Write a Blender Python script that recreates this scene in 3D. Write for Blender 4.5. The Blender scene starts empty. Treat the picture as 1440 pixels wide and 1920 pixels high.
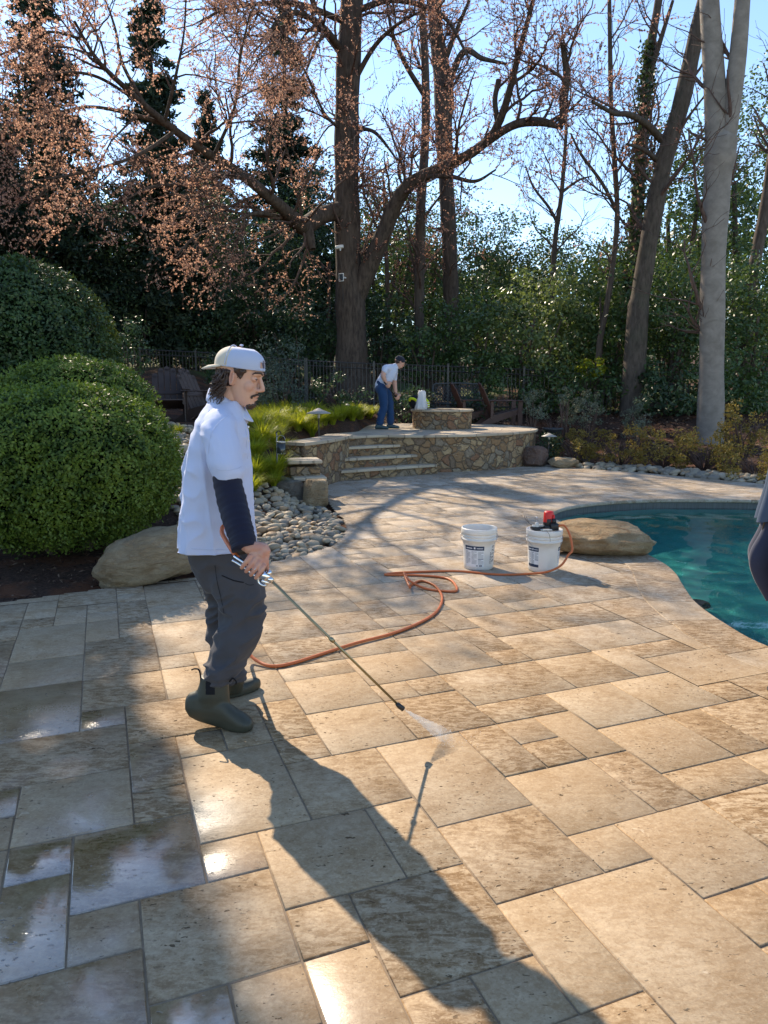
import bpy, bmesh, math, random
import numpy as np
from mathutils import Vector, Matrix, Quaternion
sc = bpy.context.scene
COL = sc.collection
R = math.radians
# ------------------------------------------------------------------ camera, sky, sun, exposure
CAM_H, PITCH, FPX = 1.595, R(9.75), 1350.0
SP, CP = math.sin(PITCH), math.cos(PITCH)
cam = bpy.data.cameras.new('camera'); camo = bpy.data.objects.new('camera', cam); COL.objects.link(camo)
camo.location = (0, 0, CAM_H); camo.rotation_euler = (R(90) - PITCH, 0, 0)
cam.sensor_fit = 'VERTICAL'; cam.sensor_height = 24.0; cam.lens = FPX / 1920 * 24.0
cam.clip_start = 0.05; cam.clip_end = 2000
sc.camera = camo
SUN_AZ, SUN_EL = R(31.5), R(38.5)      # azimuth to the left of the viewing direction
SUN = Vector((-math.sin(SUN_AZ) * math.cos(SUN_EL), math.cos(SUN_AZ) * math.cos(SUN_EL), math.sin(SUN_EL)))
wd = bpy.data.worlds.new('World'); sc.world = wd; wd.use_nodes = True
wt = wd.node_tree; wt.nodes.clear()
wo = wt.nodes.new('ShaderNodeOutputWorld'); wb = wt.nodes.new('ShaderNodeBackground'); sk = wt.nodes.new('ShaderNodeTexSky')
sk.sky_type = 'NISHITA'; sk.sun_disc = False; sk.sun_elevation = SUN_EL; sk.sun_rotation = -SUN_AZ
sk.altitude = 200; sk.air_density = 1.0; sk.dust_density = 0.12; sk.ozone_density = 2.2
wb.inputs[1].default_value = 0.15
wt.links.new(sk.outputs[0], wb.inputs[0]); wt.links.new(wb.outputs[0], wo.inputs[0])
sl = bpy.data.lights.new('sun', 'SUN'); sl.energy = 4.5; sl.angle = R(0.55); sl.color = (1.0, 0.85, 0.66)
so = bpy.data.objects.new('sun', sl); COL.objects.link(so); so.rotation_euler = SUN.to_track_quat('Z', 'Y').to_euler()
so.location = SUN * 60
sc.view_settings.view_transform = 'Standard'; sc.view_settings.look = 'None'
sc.view_settings.exposure = 0.92; sc.view_settings.gamma = 1.0
sc.render.engine = 'CYCLES'
sc.cycles.max_bounces = 8; sc.cycles.diffuse_bounces = 3; sc.cycles.glossy_bounces = 3
sc.cycles.transmission_bounces = 6; sc.cycles.transparent_max_bounces = 8; sc.cycles.volume_bounces = 0
sc.cycles.caustics_reflective = False; sc.cycles.caustics_refractive = False
sc.cycles.sample_clamp_indirect = 6.0
sc.cycles.use_denoising = True

# ------------------------------------------------------------------ maths helpers
def ray(x, y):
    u = (x - 720) / FPX; v = (y - 960) / FPX
    return u, CP - v * SP, -SP - v * CP
def G(x, y, z=0.0):            # where the sight line through a photograph pixel meets the height z
    a, b, d = ray(x, y); t = (CAM_H - z) / -d
    return a * t, b * t
def at(x, y, Y):               # where it reaches the distance Y
    a, b, d = ray(x, y); t = Y / b
    return np.array((a * t, Y, CAM_H + d * t))
def smooth(a, b, x):
    t = np.clip((np.asarray(x, float) - a) / (b - a), 0, 1); return t * t * (3 - 2 * t)
def _h(i, j, k, s):
    n = (i.astype(np.int64) * 73856093) ^ (j.astype(np.int64) * 19349663) ^ (k.astype(np.int64) * 83492791) ^ (s * 2654435761)
    n = (n ^ (n >> 13)) * 1274126177; n = n & 0x7fffffff
    n = (n ^ (n >> 15)) * 668265263; n = n & 0x7fffffff
    return (n & 0xffffff) / float(0xffffff) * 2 - 1
def noise3(P, scale=1.0, seed=0):
    P = np.asarray(P, float) * scale; f = np.floor(P); t = P - f; t = t * t * (3 - 2 * t); f = f.astype(np.int64); r = 0
    for a in (0, 1):
        for b in (0, 1):
            for c in (0, 1):
                w = (t[:, 0] if a else 1 - t[:, 0]) * (t[:, 1] if b else 1 - t[:, 1]) * (t[:, 2] if c else 1 - t[:, 2])
                r = r + w * _h(f[:, 0] + a, f[:, 1] + b, f[:, 2] + c, seed)
    return r
def fbm(P, scale, oct=3, seed=0):
    return sum(noise3(P, scale * 2 ** o, seed + o * 17) * .5 ** o for o in range(oct))
def spline(pts, n, closed=False):
    P = np.asarray(pts, float); N = len(P); out = []
    segs = N if closed else N - 1
    for i in range(segs):
        p0 = P[(i - 1) % N] if closed or i > 0 else 2 * P[0] - P[1]
        p1 = P[i]; p2 = P[(i + 1) % N]
        p3 = P[(i + 2) % N] if closed or i + 2 < N else 2 * P[-1] - P[-2]
        for t in np.linspace(0, 1, n, endpoint=False):
            out.append(.5 * (2 * p1 + (p2 - p0) * t + (2 * p0 - 5 * p1 + 4 * p2 - p3) * t * t + (3 * p1 - p0 - 3 * p2 + p3) * t ** 3))
    if not closed: out.append(P[-1])
    return np.array(out)
def unit(v):
    v = np.asarray(v, float); return v / np.maximum(np.linalg.norm(v, axis=-1, keepdims=True), 1e-9)
def inside(poly, X, Y):
    X = np.asarray(X, float); Y = np.asarray(Y, float); c = np.zeros(X.shape, bool); n = len(poly)
    for i in range(n):
        x1, y1 = poly[i][:2]; x2, y2 = poly[(i + 1) % n][:2]
        if y1 == y2: continue
        m = ((y1 > Y) != (y2 > Y)) & (X < (x2 - x1) * (Y - y1) / (y2 - y1) + x1); c ^= m
    return c
def dist_line(line, X, Y, closed=True):
    P = np.stack([np.asarray(X, float), np.asarray(Y, float)], -1); best = np.full(P.shape[:-1], 1e9); n = len(line)
    for i in range(n if closed else n - 1):
        a = np.asarray(line[i][:2], float); b = np.asarray(line[(i + 1) % n][:2], float); d = b - a; L = (d ** 2).sum()
        if L < 1e-12: continue
        t = np.clip(((P - a) @ d) / L, 0, 1)[..., None]
        best = np.minimum(best, np.linalg.norm(P - a - t * d, axis=-1))
    return best

# ------------------------------------------------------------------ mesh helpers
class MB:
    """collects shapes, links them as one mesh object"""
    def __init__(s): s.v = []; s.f = []; s.m = []; s.n = 0
    def add(s, V, F, m=0):
        V = np.asarray(V, float).reshape(-1, 3); s.v.append(V)
        for f in F: s.f.append([int(i) + s.n for i in f]); s.m.append(m)
        s.n += len(V); return s
    def box(s, c, size, rot=0.0, bev=0.0, m=0, mat=None):
        sx, sy, sz = [a / 2 for a in size]; b = min(bev, sx * .9, sy * .9, sz * .9)
        if b > 0:
            ring = [(sx - b, sy), (sx, sy - b), (sx, -sy + b), (sx - b, -sy), (-sx + b, -sy), (-sx, -sy + b), (-sx, sy - b), (-sx + b, sy)][::-1]
            ins = [(x * (1 - b / sx), y * (1 - b / sy)) for x, y in ring]
            V = [(x, y, -sz) for x, y in ins] + [(x, y, -sz + b) for x, y in ring] + [(x, y, sz - b) for x, y in ring] + [(x, y, sz) for x, y in ins]
            F = [list(range(7, -1, -1)), list(range(24, 32))]
            for k in range(3):
                for i in range(8): j = (i + 1) % 8; F.append([k * 8 + i, k * 8 + j, k * 8 + 8 + j, k * 8 + 8 + i])
        else:
            V = [(x, y, z) for z in (-sz, sz) for x, y in ((-sx, -sy), (sx, -sy), (sx, sy), (-sx, sy))]
            F = [[3, 2, 1, 0], [4, 5, 6, 7], [0, 1, 5, 4], [1, 2, 6, 5], [2, 3, 7, 6], [3, 0, 4, 7]]
        V = np.array(V, float)
        if mat is not None: V = V @ np.array(mat.to_3x3() if hasattr(mat, 'to_3x3') else mat).T
        elif rot:
            c_, s_ = math.cos(rot), math.sin(rot); V = np.stack([V[:, 0] * c_ - V[:, 1] * s_, V[:, 0] * s_ + V[:, 1] * c_, V[:, 2]], 1)
        return s.add(V + np.asarray(c, float), F, m)
    def loft(s, rings, cap=True, m=0, closed=True):
        k = len(rings[0]); V = np.concatenate([np.asarray(r, float) for r in rings]); F = []
        for a in range(len(rings) - 1):
            for i in range(k if closed else k - 1):
                j = (i + 1) % k; F.append([a * k + i, a * k + j, a * k + k + j, a * k + k + i])
        if cap and closed: F.append(list(range(k - 1, -1, -1))); F.append(list(range((len(rings) - 1) * k, len(rings) * k)))
        return s.add(V, F, m)
    def tube(s, pts, r, n=8, cap=True, m=0):
        P = np.asarray(pts, float); r = np.broadcast_to(np.asarray(r, float), (len(P),))
        V, F = tube_arrays(P[None], r[None], n); F = [list(f) for f in F]
        if cap: F.append(list(range(n - 1, -1, -1))); F.append(list(range((len(P) - 1) * n, len(P) * n)))
        return s.add(V, F, m)
    def lathe(s, prof, c=(0, 0, 0), n=24, m=0, mat=None, cap=False):
        a = np.linspace(0, 2 * math.pi, n, endpoint=False); rings = []
        for r, z in prof: rings.append(np.stack([np.cos(a) * r, np.sin(a) * r, np.full(n, z)], 1))
        if mat is not None: rings = [q @ np.array(mat).T for q in rings]
        return s.loft([q + np.asarray(c, float) for q in rings], cap, m)
    def ball(s, c, r, n=14, k=9, m=0, mat=None):
        r = np.broadcast_to(np.asarray(r, float), (3,)); a = np.linspace(0, 2 * math.pi, n, endpoint=False); rings = []
        for t in np.linspace(.02, math.pi - .02, k): rings.append(np.stack([np.cos(a) * math.sin(t), np.sin(a) * math.sin(t), np.full(n, -math.cos(t))], 1) * r)
        if mat is not None: rings = [q @ np.array(mat).T for q in rings]
        return s.loft([q + np.asarray(c, float) for q in rings], True, m)
    def prism(s, poly, z0, z1, m=0):
        n = len(poly); V = [(p[0], p[1], z0) for p in poly] + [(p[0], p[1], z1) for p in poly]
        F = [[i, (i + 1) % n, n + (i + 1) % n, n + i] for i in range(n)] + [list(range(n, 2 * n)), list(range(n - 1, -1, -1))]
        return s.add(V, F, m)
    def build(s, name, mats, parent=None, smooth=False, angle=None):
        me = bpy.data.meshes.new(name); me.from_pydata(np.concatenate(s.v).tolist(), [], s.f)
        return link(name, me, mats, parent, smooth, s.m)
def link(name, me, mats, parent=None, smooth=False, midx=None):
    if not isinstance(mats, (list, tuple)): mats = [mats]
    for m in mats: me.materials.append(m)
    if midx is not None and len(mats) > 1: me.polygons.foreach_set('material_index', midx)
    if smooth: me.polygons.foreach_set('use_smooth', [True] * len(me.polygons))
    me.update(); o = bpy.data.objects.new(name, me); COL.objects.link(o)
    if parent is not None: o.parent = parent
    return o
def big(name, V, F, mats, parent=None, smooth=False, tone=None, midx=None):
    """fast mesh from arrays: V (n,3), F (m,k) all faces with k corners; tone = one value per face"""
    V = np.ascontiguousarray(V, np.float32).reshape(-1, 3); F = np.ascontiguousarray(F, np.int32); m, k = F.shape
    me = bpy.data.meshes.new(name)
    me.vertices.add(len(V)); me.vertices.foreach_set('co', V.ravel())
    me.loops.add(m * k); me.loops.foreach_set('vertex_index', F.ravel())
    me.polygons.add(m); me.polygons.foreach_set('loop_start', np.arange(0, m * k, k, dtype=np.int32))
    me.update(calc_edges=True)
    if tone is not None:
        a = me.attributes.new('tone', 'FLOAT', 'FACE'); a.data.foreach_set('value', np.asarray(tone, np.float32))
    return link(name, me, mats, parent, smooth, midx)
def tube_arrays(P, Rr, n):
    """P (N,K,3) polylines, Rr (N,K) radii -> verts and quads of N open tubes"""
    N, K, _ = P.shape; T = np.empty_like(P); T[:, 1:-1] = P[:, 2:] - P[:, :-2]; T[:, 0] = P[:, 1] - P[:, 0]; T[:, -1] = P[:, -1] - P[:, -2]
    T = unit(T); ref = np.where(np.abs(T[:, :1, 2:3]) > .8, np.array([1., 0, 0]), np.array([0, 0, 1.])); ref = np.broadcast_to(ref, T.shape)
    A = unit(np.cross(T, ref)); B = np.cross(T, A)
    for k in range(1, K):                       # parallel transport keeps the tube from twisting
        a = A[:, k - 1] - T[:, k] * (A[:, k - 1] * T[:, k]).sum(-1, keepdims=True); A[:, k] = unit(a); B[:, k] = np.cross(T[:, k], A[:, k])
    th = np.linspace(0, 2 * math.pi, n, endpoint=False)
    V = P[:, :, None] + Rr[:, :, None, None] * (np.cos(th)[:, None] * A[:, :, None] + np.sin(th)[:, None] * B[:, :, None])
    i = np.arange(n); j = (i + 1) % n; base = (np.arange(N)[:, None, None] * K + np.arange(K - 1)[None, :, None]) * n
    F = np.stack([base + i, base + j, base + n + j, base + n + i], -1).reshape(-1, 4)
    return V.reshape(-1, 3), F
def fuse(mb, voxel, iters=4, factor=.5):
    """one continuous closed surface out of overlapping shapes; returns a mesh"""
    me = bpy.data.meshes.new('tmp'); me.from_pydata(np.concatenate(mb.v).tolist(), [], mb.f)
    bm = bmesh.new(); bm.from_mesh(me); bmesh.ops.recalc_face_normals(bm, faces=bm.faces); bm.to_mesh(me); bm.free()
    o = bpy.data.objects.new('tmp', me); COL.objects.link(o)
    r = o.modifiers.new('r', 'REMESH'); r.mode = 'VOXEL'; r.voxel_size = voxel; r.adaptivity = 0
    if iters: s = o.modifiers.new('s', 'SMOOTH'); s.factor = factor; s.iterations = iters
    dg = bpy.context.evaluated_depsgraph_get(); out = bpy.data.meshes.new_from_object(o.evaluated_get(dg))
    bpy.data.objects.remove(o); bpy.data.meshes.remove(me); return out
def get_co(me):
    c = np.empty(len(me.vertices) * 3, np.float32); me.vertices.foreach_get('co', c); return c.reshape(-1, 3).astype(float)
def get_no(me):
    c = np.empty(len(me.vertices) * 3, np.float32); me.vertices.foreach_get('normal', c); return c.reshape(-1, 3).astype(float)
def set_co(me, C): me.vertices.foreach_set('co', np.asarray(C, np.float32).ravel()); me.update()
# ------------------------------------------------------------------ naming helpers
def tag(o, label=None, cat=None, group=None, kind=None):
    if label: o['label'] = label
    if cat: o['category'] = cat
    if group: o['group'] = group
    if kind: o['kind'] = kind
    return o
def thing(name, label, cat, loc=(0, 0, 0), rz=0.0, group=None):
    o = bpy.data.objects.new(name, None); COL.objects.link(o); o.empty_display_size = .1
    o.location = loc; o.rotation_euler = (0, 0, rz); return tag(o, label, cat, group)
def copy_tree(o, parent=None):
    c = o.copy(); COL.objects.link(c)
    if parent is not None: c.parent = parent
    for ch in list(o.children): copy_tree(ch, c)
    return c

# ------------------------------------------------------------------ materials
class NT:
    def __init__(s, name):
        s.m = bpy.data.materials.new(name); s.m.use_nodes = True; s.t = s.m.node_tree; s.t.nodes.clear()
        s.out = s.n('OutputMaterial')
    def n(s, typ, **kw):
        nd = s.t.nodes.new('ShaderNode' + typ)
        for k, v in kw.items(): setattr(nd, k, v)
        return nd
    def l(s, a, b): s.t.links.new(a, b)
    def set(s, sock, v):
        if hasattr(v, 'is_output') or isinstance(v, bpy.types.NodeSocket): s.l(v, sock)
        elif isinstance(v, (tuple, list)) and len(v) == 3 and sock.type == 'RGBA': sock.default_value = (*v, 1)
        else: sock.default_value = v
    def coord(s, scale=(1, 1, 1), rot=(0, 0, 0), src='Object', vec=None):
        mp = s.n('Mapping'); mp.inputs['Scale'].default_value = scale; mp.inputs['Rotation'].default_value = rot
        if vec is None: vec = s.n('TexCoord').outputs[src]
        s.l(vec, mp.inputs[0]); return mp.outputs[0]
    def noise(s, vec, scale, detail=4, rough=.55, dist=0.0):
        t = s.n('TexNoise'); s.l(vec, t.inputs['Vector']); t.inputs['Scale'].default_value = scale
        t.inputs['Detail'].default_value = detail; t.inputs['Roughness'].default_value = rough; t.inputs['Distortion'].default_value = dist
        return t.outputs[0]
    def vor(s, vec, scale, feature='F1', out=0, rnd=1.0):
        t = s.n('TexVoronoi', feature=feature); s.l(vec, t.inputs['Vector']); t.inputs['Scale'].default_value = scale
        t.inputs['Randomness'].default_value = rnd; return t.outputs[out]
    def ramp(s, fac, stops, interp='LINEAR'):
        r = s.n('ValToRGB'); r.color_ramp.interpolation = interp; e = r.color_ramp.elements
        while len(e) < len(stops): e.new(.5)
        for i, (p, c) in enumerate(stops):
            e[i].position = p; e[i].color = (*c, 1) if isinstance(c, (tuple, list)) else (c, c, c, 1)
        s.l(fac, r.inputs[0]); return r.outputs[0]
    def mix(s, fac, a, b, mode='MIX'):
        x = s.n('Mix', data_type='RGBA', blend_type=mode); s.set(x.inputs[0], fac); s.set(x.inputs[6], a); s.set(x.inputs[7], b); return x.outputs[2]
    def math(s, op, a, b=0.0, clamp=False):
        x = s.n('Math', operation=op, use_clamp=clamp); s.set(x.inputs[0], a); s.set(x.inputs[1], b); return x.outputs[0]
    def attr(s, name, out='Fac'):
        a = s.n('Attribute', attribute_name=name); return a.outputs[out]
    def bump(s, h, strength=.3, dist=.01):
        b = s.n('Bump'); b.inputs['Strength'].default_value = strength; b.inputs['Distance'].default_value = dist; s.l(h, b.inputs['Height']); return b.outputs[0]
    def bsdf(s, color, rough=.6, normal=None, spec=.5, metal=0.0, **kw):
        b = s.n('BsdfPrincipled'); s.set(b.inputs['Base Color'], color); s.set(b.inputs['Roughness'], rough)
        b.inputs['Specular IOR Level'].default_value = spec; b.inputs['Metallic'].default_value = metal
        if normal is not None: s.l(normal, b.inputs['Normal'])
        for k, v in kw.items(): s.set(b.inputs[k.replace('_', ' ')], v)
        return b.outputs[0]
    def done(s, sh): s.l(sh, s.out.inputs[0]); return s.m
def mat_plain(name, color, rough=.6, spec=.5, metal=0.0, var=.15, scale=20, bump=.0, bscale=120, **kw):
    t = NT(name); co = t.coord(); f = t.noise(co, scale, 4)
    c = t.mix(f, tuple(x * (1 - var) for x in color), tuple(min(1, x * (1 + var)) for x in color))
    nm = t.bump(t.noise(co, bscale, 3), bump, .002) if bump else None
    return t.done(t.bsdf(c, rough, nm, spec, metal, **kw))
def mat_leaf(name, dark, light, rough=.38, trans=.35, spec=.5, tcol=None):
    t = NT(name); c = t.mix(t.attr('tone'), dark, light)
    b = t.bsdf(c, rough, None, spec); tr = t.n('BsdfTranslucent'); t.set(tr.inputs[0], t.mix(.5, c, tcol or tuple(min(1, x * 1.6) for x in light)))
    m = t.n('MixShader'); m.inputs[0].default_value = trans; t.l(b, m.inputs[1]); t.l(tr.outputs[0], m.inputs[2]); return t.done(m.outputs[0])
def mat_bark(name, a, b, sc_=(14, 14, 3), strength=.6, moss=None, scale=1.0):
    t = NT(name); co = t.coord(sc_); f = t.noise(co, scale, 6, .65, .4); c = t.ramp(f, [(.3, a), (.7, b)])
    if moss: c = t.mix(t.ramp(t.noise(t.coord(), 1.1, 4), [(.5, 0), (.7, .6)]), c, moss)
    return t.done(t.bsdf(c, .9, t.bump(f, strength, .03), .2))
# ================================================================== the setting
PATIO = [(-9, 1.8), (-5, 4.02), (-2.9, 5.24), (-2.35, 5.58), (-1.48, 6.06), (-1.17, 6.40), (-.78, 6.83), (-.52, 7.25), (-.44, 7.7), (-.43, 8.19),
         (-.50, 8.75), (-.63, 9.28), (-.75, 9.9), (-.87, 10.7), (-1.0, 12.25), (-.77, 13.2), (0, 14.5), (2, 15.3), (3.2, 15.5), (4, 14.5), (4.92, 13.76),
         (5.62, 13.0), (6.47, 12.04), (8, 10.9), (10.5, 9), (12, 6), (12, -2.5), (-9, -2.5)]
POOL = spline([(2.40, 4.28), (2.33, 4.75), (2.34, 5.25), (2.45, 5.78), (2.54, 6.15), (2.57, 6.57), (2.50, 7.2), (2.34, 7.9), (2.17, 8.45), (2.10, 8.85), (2.19, 9.25),
               (2.50, 9.70), (3.02, 10.08), (3.72, 10.33), (4.5, 10.39), (5.6, 10.28), (7.4, 9.8), (8.8, 8.5), (8.7, 6), (7.2, 4.3), (5.2, 3.45), (3.6, 3.35), (2.75, 3.7)], 8, True)
YEX = [-12, -9, -5, -2.9, -1.48, -.8, -.45, -.2, 0.5, 3.3, 4, 4.92, 5.62, 6.47, 8, 10.5, 14]
YEY = [0, 1.8, 4.0, 5.24, 6.06, 7.0, 8.3, 12.5, 13.4, 15.3, 14.5, 13.76, 13.0, 12.04, 10.9, 9, 6]
def terr(x, y):
    x = np.asarray(x, float); y = np.asarray(y, float)
    rise = y - np.interp(x, YEX, YEY)
    k = smooth(2.0, 8.5, rise) * smooth(8, 15, y)
    kl = smooth(1.6, 7.0, rise)
    w = smooth(-.2, -1.2, x)
    z = -.03 + .93 * (k * (1 - w) + kl * w)
    z = z + 1.3 * smooth(-2.5, -6.5, x) * smooth(14.5, 23, y) + .02 * np.maximum(y - 23, 0) + .09 * np.maximum(y - 28, 0)
    z = z + .05 * np.sin(x * 1.7 + y * .6) * smooth(1, 4, rise) * smooth(8, 11, y)
    z = np.maximum(z, .66 * smooth(15.4, 17.7, y) * smooth(5.6, 3.4, x) * smooth(-4, -2, x))
    ins = inside(PATIO, x, y); d = dist_line(PATIO, x, y)
    z = np.where(ins, -.05, -.05 + (z + .05) * smooth(.05, 1.0 - .75 * smooth(-1.2, .5, x), d))
    return z
def T(x, y): return float(terr(x, y))
def mat_ground():
    t = NT('mulch_ground'); co = t.coord(); f = t.noise(co, 38, 6, .7, .6); g = t.noise(co, 2.2, 4)
    c = t.ramp(f, [(.3, (.018, .010, .007)), (.5, (.055, .030, .020)), (.72, (.13, .075, .05))])
    c = t.mix(t.ramp(g, [(.5, 0), (.62, 1)]), c, t.mix(f, (.09, .035, .018), (.16, .07, .035)))
    sep = t.n('SeparateXYZ'); t.l(co, sep.inputs[0])
    far = t.math('MULTIPLY', t.ramp(t.math('MULTIPLY', sep.outputs[1], 1 / 60), [(20.5 / 60, 0), (22.5 / 60, 1)]), t.ramp(t.noise(co, .35, 3), [(.42, 0), (.6, 1)]))
    c = t.mix(far, c, t.mix(f, (.03, .05, .012), (.09, .13, .03)))
    return t.done(t.bsdf(c, .95, t.bump(f, .8, .03), .2))
M_GROUND = mat_ground()
def ground():
    xs = np.unique(np.concatenate([np.linspace(-60, -12, 17), np.arange(-12, 14, .3), np.linspace(14, 60, 17)]))
    ys = np.unique(np.concatenate([np.arange(-4, 28, .3), np.linspace(28, 120, 30)]))
    X, Y = np.meshgrid(xs, ys); Z = terr(X, Y)
    pin = inside(POOL, X, Y) | (dist_line(POOL, X, Y) < .34)
    Z = np.where(pin, -3.0, Z); V = np.stack([X, Y, Z], -1).reshape(-1, 3); n = len(xs)
    i = np.arange(len(ys) - 1)[:, None] * n + np.arange(n - 1)[None]
    F = np.stack([i, i + 1, i + n + 1, i + n], -1).reshape(-1, 4)
    tag(big('ground', V, F, M_GROUND, smooth=True), 'dark brown mulched garden ground around the patio', 'ground', kind='structure')
ground()

# ------------------------------------------------------------------ travertine paving
def mat_travertine():
    t = NT('travertine'); tone = t.attr('tone'); tc = t.n('TexCoord').outputs['Object']
    ofs = t.n('VectorMath', operation='SCALE'); comb = t.n('CombineXYZ'); t.l(tone, comb.inputs[0]); t.l(t.math('MULTIPLY', tone, 7.3), comb.inputs[1]); t.l(t.math('MULTIPLY', tone, 3.1), comb.inputs[2])
    t.l(comb.outputs[0], ofs.inputs[0]); ofs.inputs['Scale'].default_value = 23.0
    add = t.n('VectorMath', operation='ADD'); t.l(tc, add.inputs[0]); t.l(ofs.outputs[0], add.inputs[1])
    co = t.coord((1, 1, 1), (0, 0, R(-21)), vec=add.outputs[0]); st = t.coord((1.0, 2.6, 1), (0, 0, R(-16)), vec=add.outputs[0])
    t2 = t.math('FRACT', t.math('MULTIPLY', tone, 13.7)); t3 = t.math('FRACT', t.math('MULTIPLY', tone, 5.3))
    base = t.ramp(tone, [(0, (.46, .395, .315)), (.3, (.51, .45, .37)), (.55, (.45, .38, .30)), (.8, (.53, .475, .40)), (1, (.41, .34, .26))])
    cloud = t.noise(co, 5.0, 5, .62, .3); vein = t.noise(st, 16, 6, .68, .5); fine = t.noise(co, 95, 3, .7)
    c = t.mix(t.math('MULTIPLY', t.ramp(cloud, [(.36, 0), (.66, 1)]), .62), base, (.32, .235, .145))
    # brown, open-grained faces on some of the stones
    rough_area = t.math('MULTIPLY', t.ramp(vein, [(.43, 0), (.57, 1)]), t.ramp(t.math('ADD', t2, t.math('MULTIPLY', t.math('SUBTRACT', cloud, .5), 1.3)), [(.30, 0.12), (.75, 1)]))
    c = t.mix(rough_area, c, (.215, .15, .088))
    c = t.mix(t.math('MULTIPLY', t.ramp(fine, [(.52, 0), (.72, 1)]), .45), c, (.66, .59, .48))
    c = t.mix(t.math('MULTIPLY', t.ramp(fine, [(.30, 1), (.44, 0)]), .45), c, (.2, .14, .09))
    mot = t.noise(t.coord((1, 1.5, 1), (0, 0, R(-20)), vec=add.outputs[0]), 27, 5, .7, .8); c = t.mix(t.math('MULTIPLY', t.ramp(mot, [(.46, 0), (.62, 1)]), .42), c, (.27, .19, .11)); c = t.mix(t.math('MULTIPLY', t.ramp(mot, [(.30, 1), (.42, 0)]), .35), c, (.62, .53, .41))
    # open pits: small, long and clustered
    pz = t.noise(t.coord((1, 1.9, 1), (0, 0, R(-14)), vec=add.outputs[0]), 42, 2, .5, .2); pc = t.noise(co, 4.0, 2)
    pit = t.math('MULTIPLY', t.ramp(pz, [(.66, 0), (.70, 1)]), t.ramp(pc, [(.45, 0), (.58, 1)]))
    big_ = t.noise(t.coord((1, 1.5, 1), (0, 0, R(-25)), vec=add.outputs[0]), 13, 3, .5); pit2 = t.ramp(big_, [(.745, 0), (.76, 1)])
    pit = t.math('MAXIMUM', pit, pit2)
    c = t.mix(t.math('MULTIPLY', pit, .85), c, (.07, .048, .03))
    # whitish lime scratches and splashes
    lime = t.math('MULTIPLY', t.ramp(t.noise(t.coord((1, 1, 1), (0, 0, 0), vec=tc), 21, 4, .7, 1.2), [(.64, 0), (.72, 1)]), t.ramp(t.noise(tc, 1.3, 2), [(.5, 0), (.62, .6)]))
    c = t.mix(lime, c, (.70, .68, .64))
    # water lying on the stone: darker and glossy, most of it where the washing has passed (near left)
    sep = t.n('SeparateXYZ'); t.l(tc, sep.inputs[0])
    near = t.ramp(t.math('MULTIPLY', sep.outputs[1], .1), [(.27, 1), (.52, 0)]); left = t.ramp(t.math('ADD', t.math('MULTIPLY', t.math('ADD', sep.outputs[0], t.math('MULTIPLY', t.math('SUBTRACT', sep.outputs[1], 2.3), .6)), .25), .5), [(.30, 1), (.42, .18)])
    wn = t.noise(tc, 1.5, 4, .6, .4)
    wet = t.math('MULTIPLY', t.math('MULTIPLY', near, left), t.ramp(t.math('ADD', wn, t.math('MULTIPLY', t.math('SUBTRACT', t3, .5), .35)), [(.40, .25), (.58, 1)]))
    far = t.math('MULTIPLY', t.ramp(t.math('MULTIPLY', sep.outputs[1], .1), [(.45, 0), (.60, .6), (.80, .5), (1.0, .1)]), t.ramp(t.noise(t.coord((.9, .6, 1), (0, 0, R(30)), vec=tc), 1.1, 4, .6, .8), [(.54, 0), (.66, .8)]))
    wet = t.math('MAXIMUM', wet, far)
    damp = t.math('MULTIPLY', t.ramp(t.math('ADD', t.math('MULTIPLY', sep.outputs[1], .1), t.math('MULTIPLY', t.math('SUBTRACT', wn, .5), .35)), [(.38, 1), (.70, .03)]), 1.0)
    c = t.mix(damp, c, t.mix(1.0, c, (.88, .755, .58), 'MULTIPLY'))
    c = t.mix(t.math('MULTIPLY', wet, .38), c, t.mix(1.0, c, (.50, .42, .35), 'MULTIPLY'))
    rough = t.math('ADD', t.math('MULTIPLY', t.math('SUBTRACT', 1.0, wet), .58), .055); rough = t.math('ADD', rough, t.math('MULTIPLY', fine, .10)); rough = t.math('ADD', rough, t.math('MULTIPLY', pit, .3), clamp=True)
    hgt = t.math('SUBTRACT', t.math('ADD', t.math('MULTIPLY', vein, .55), t.math('MULTIPLY', fine, .22)), t.math('MULTIPLY', pit, 1.3))
    hgt = t.math('MULTIPLY', hgt, t.math('SUBTRACT', 1.0, t.math('MULTIPLY', wet, .72)))
    b = t.n('BsdfPrincipled'); t.l(c, b.inputs['Base Color']); t.l(rough, b.inputs['Roughness']); t.l(t.bump(hgt, .6, .006), b.inputs['Normal']); t.l(t.math('ADD', t.math('MULTIPLY', t.math('POWER', wet, 2.0), 2.1), .16), b.inputs['Specular IOR Level'])
    return t.done(b.outputs[0])
M_TRAV = mat_travertine()
M_JOINT = mat_plain('joint_sand', (.24, .18, .12), .95, .2, var=.45, scale=30)
TH = R(21.2); UB, UA = .208, .2155
_piv = G(340, 1418 + 79)                       # a paver corner the whole pattern hangs from
def _ba(x, y): return x * math.cos(TH) + y * math.sin(TH), -x * math.sin(TH) + y * math.cos(TH)
_q = G(372, 1583); PB, PA = _ba(*_q)           # corner shared by three pavers: column 1, row -1
def tile_xy(i, j):
    b = PB + (np.asarray(i, float) - 1) * UB; a = PA + (np.asarray(j, float) + 1) * UA
    return b * math.cos(TH) - a * math.sin(TH), b * math.sin(TH) + a * math.cos(TH)
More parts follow.
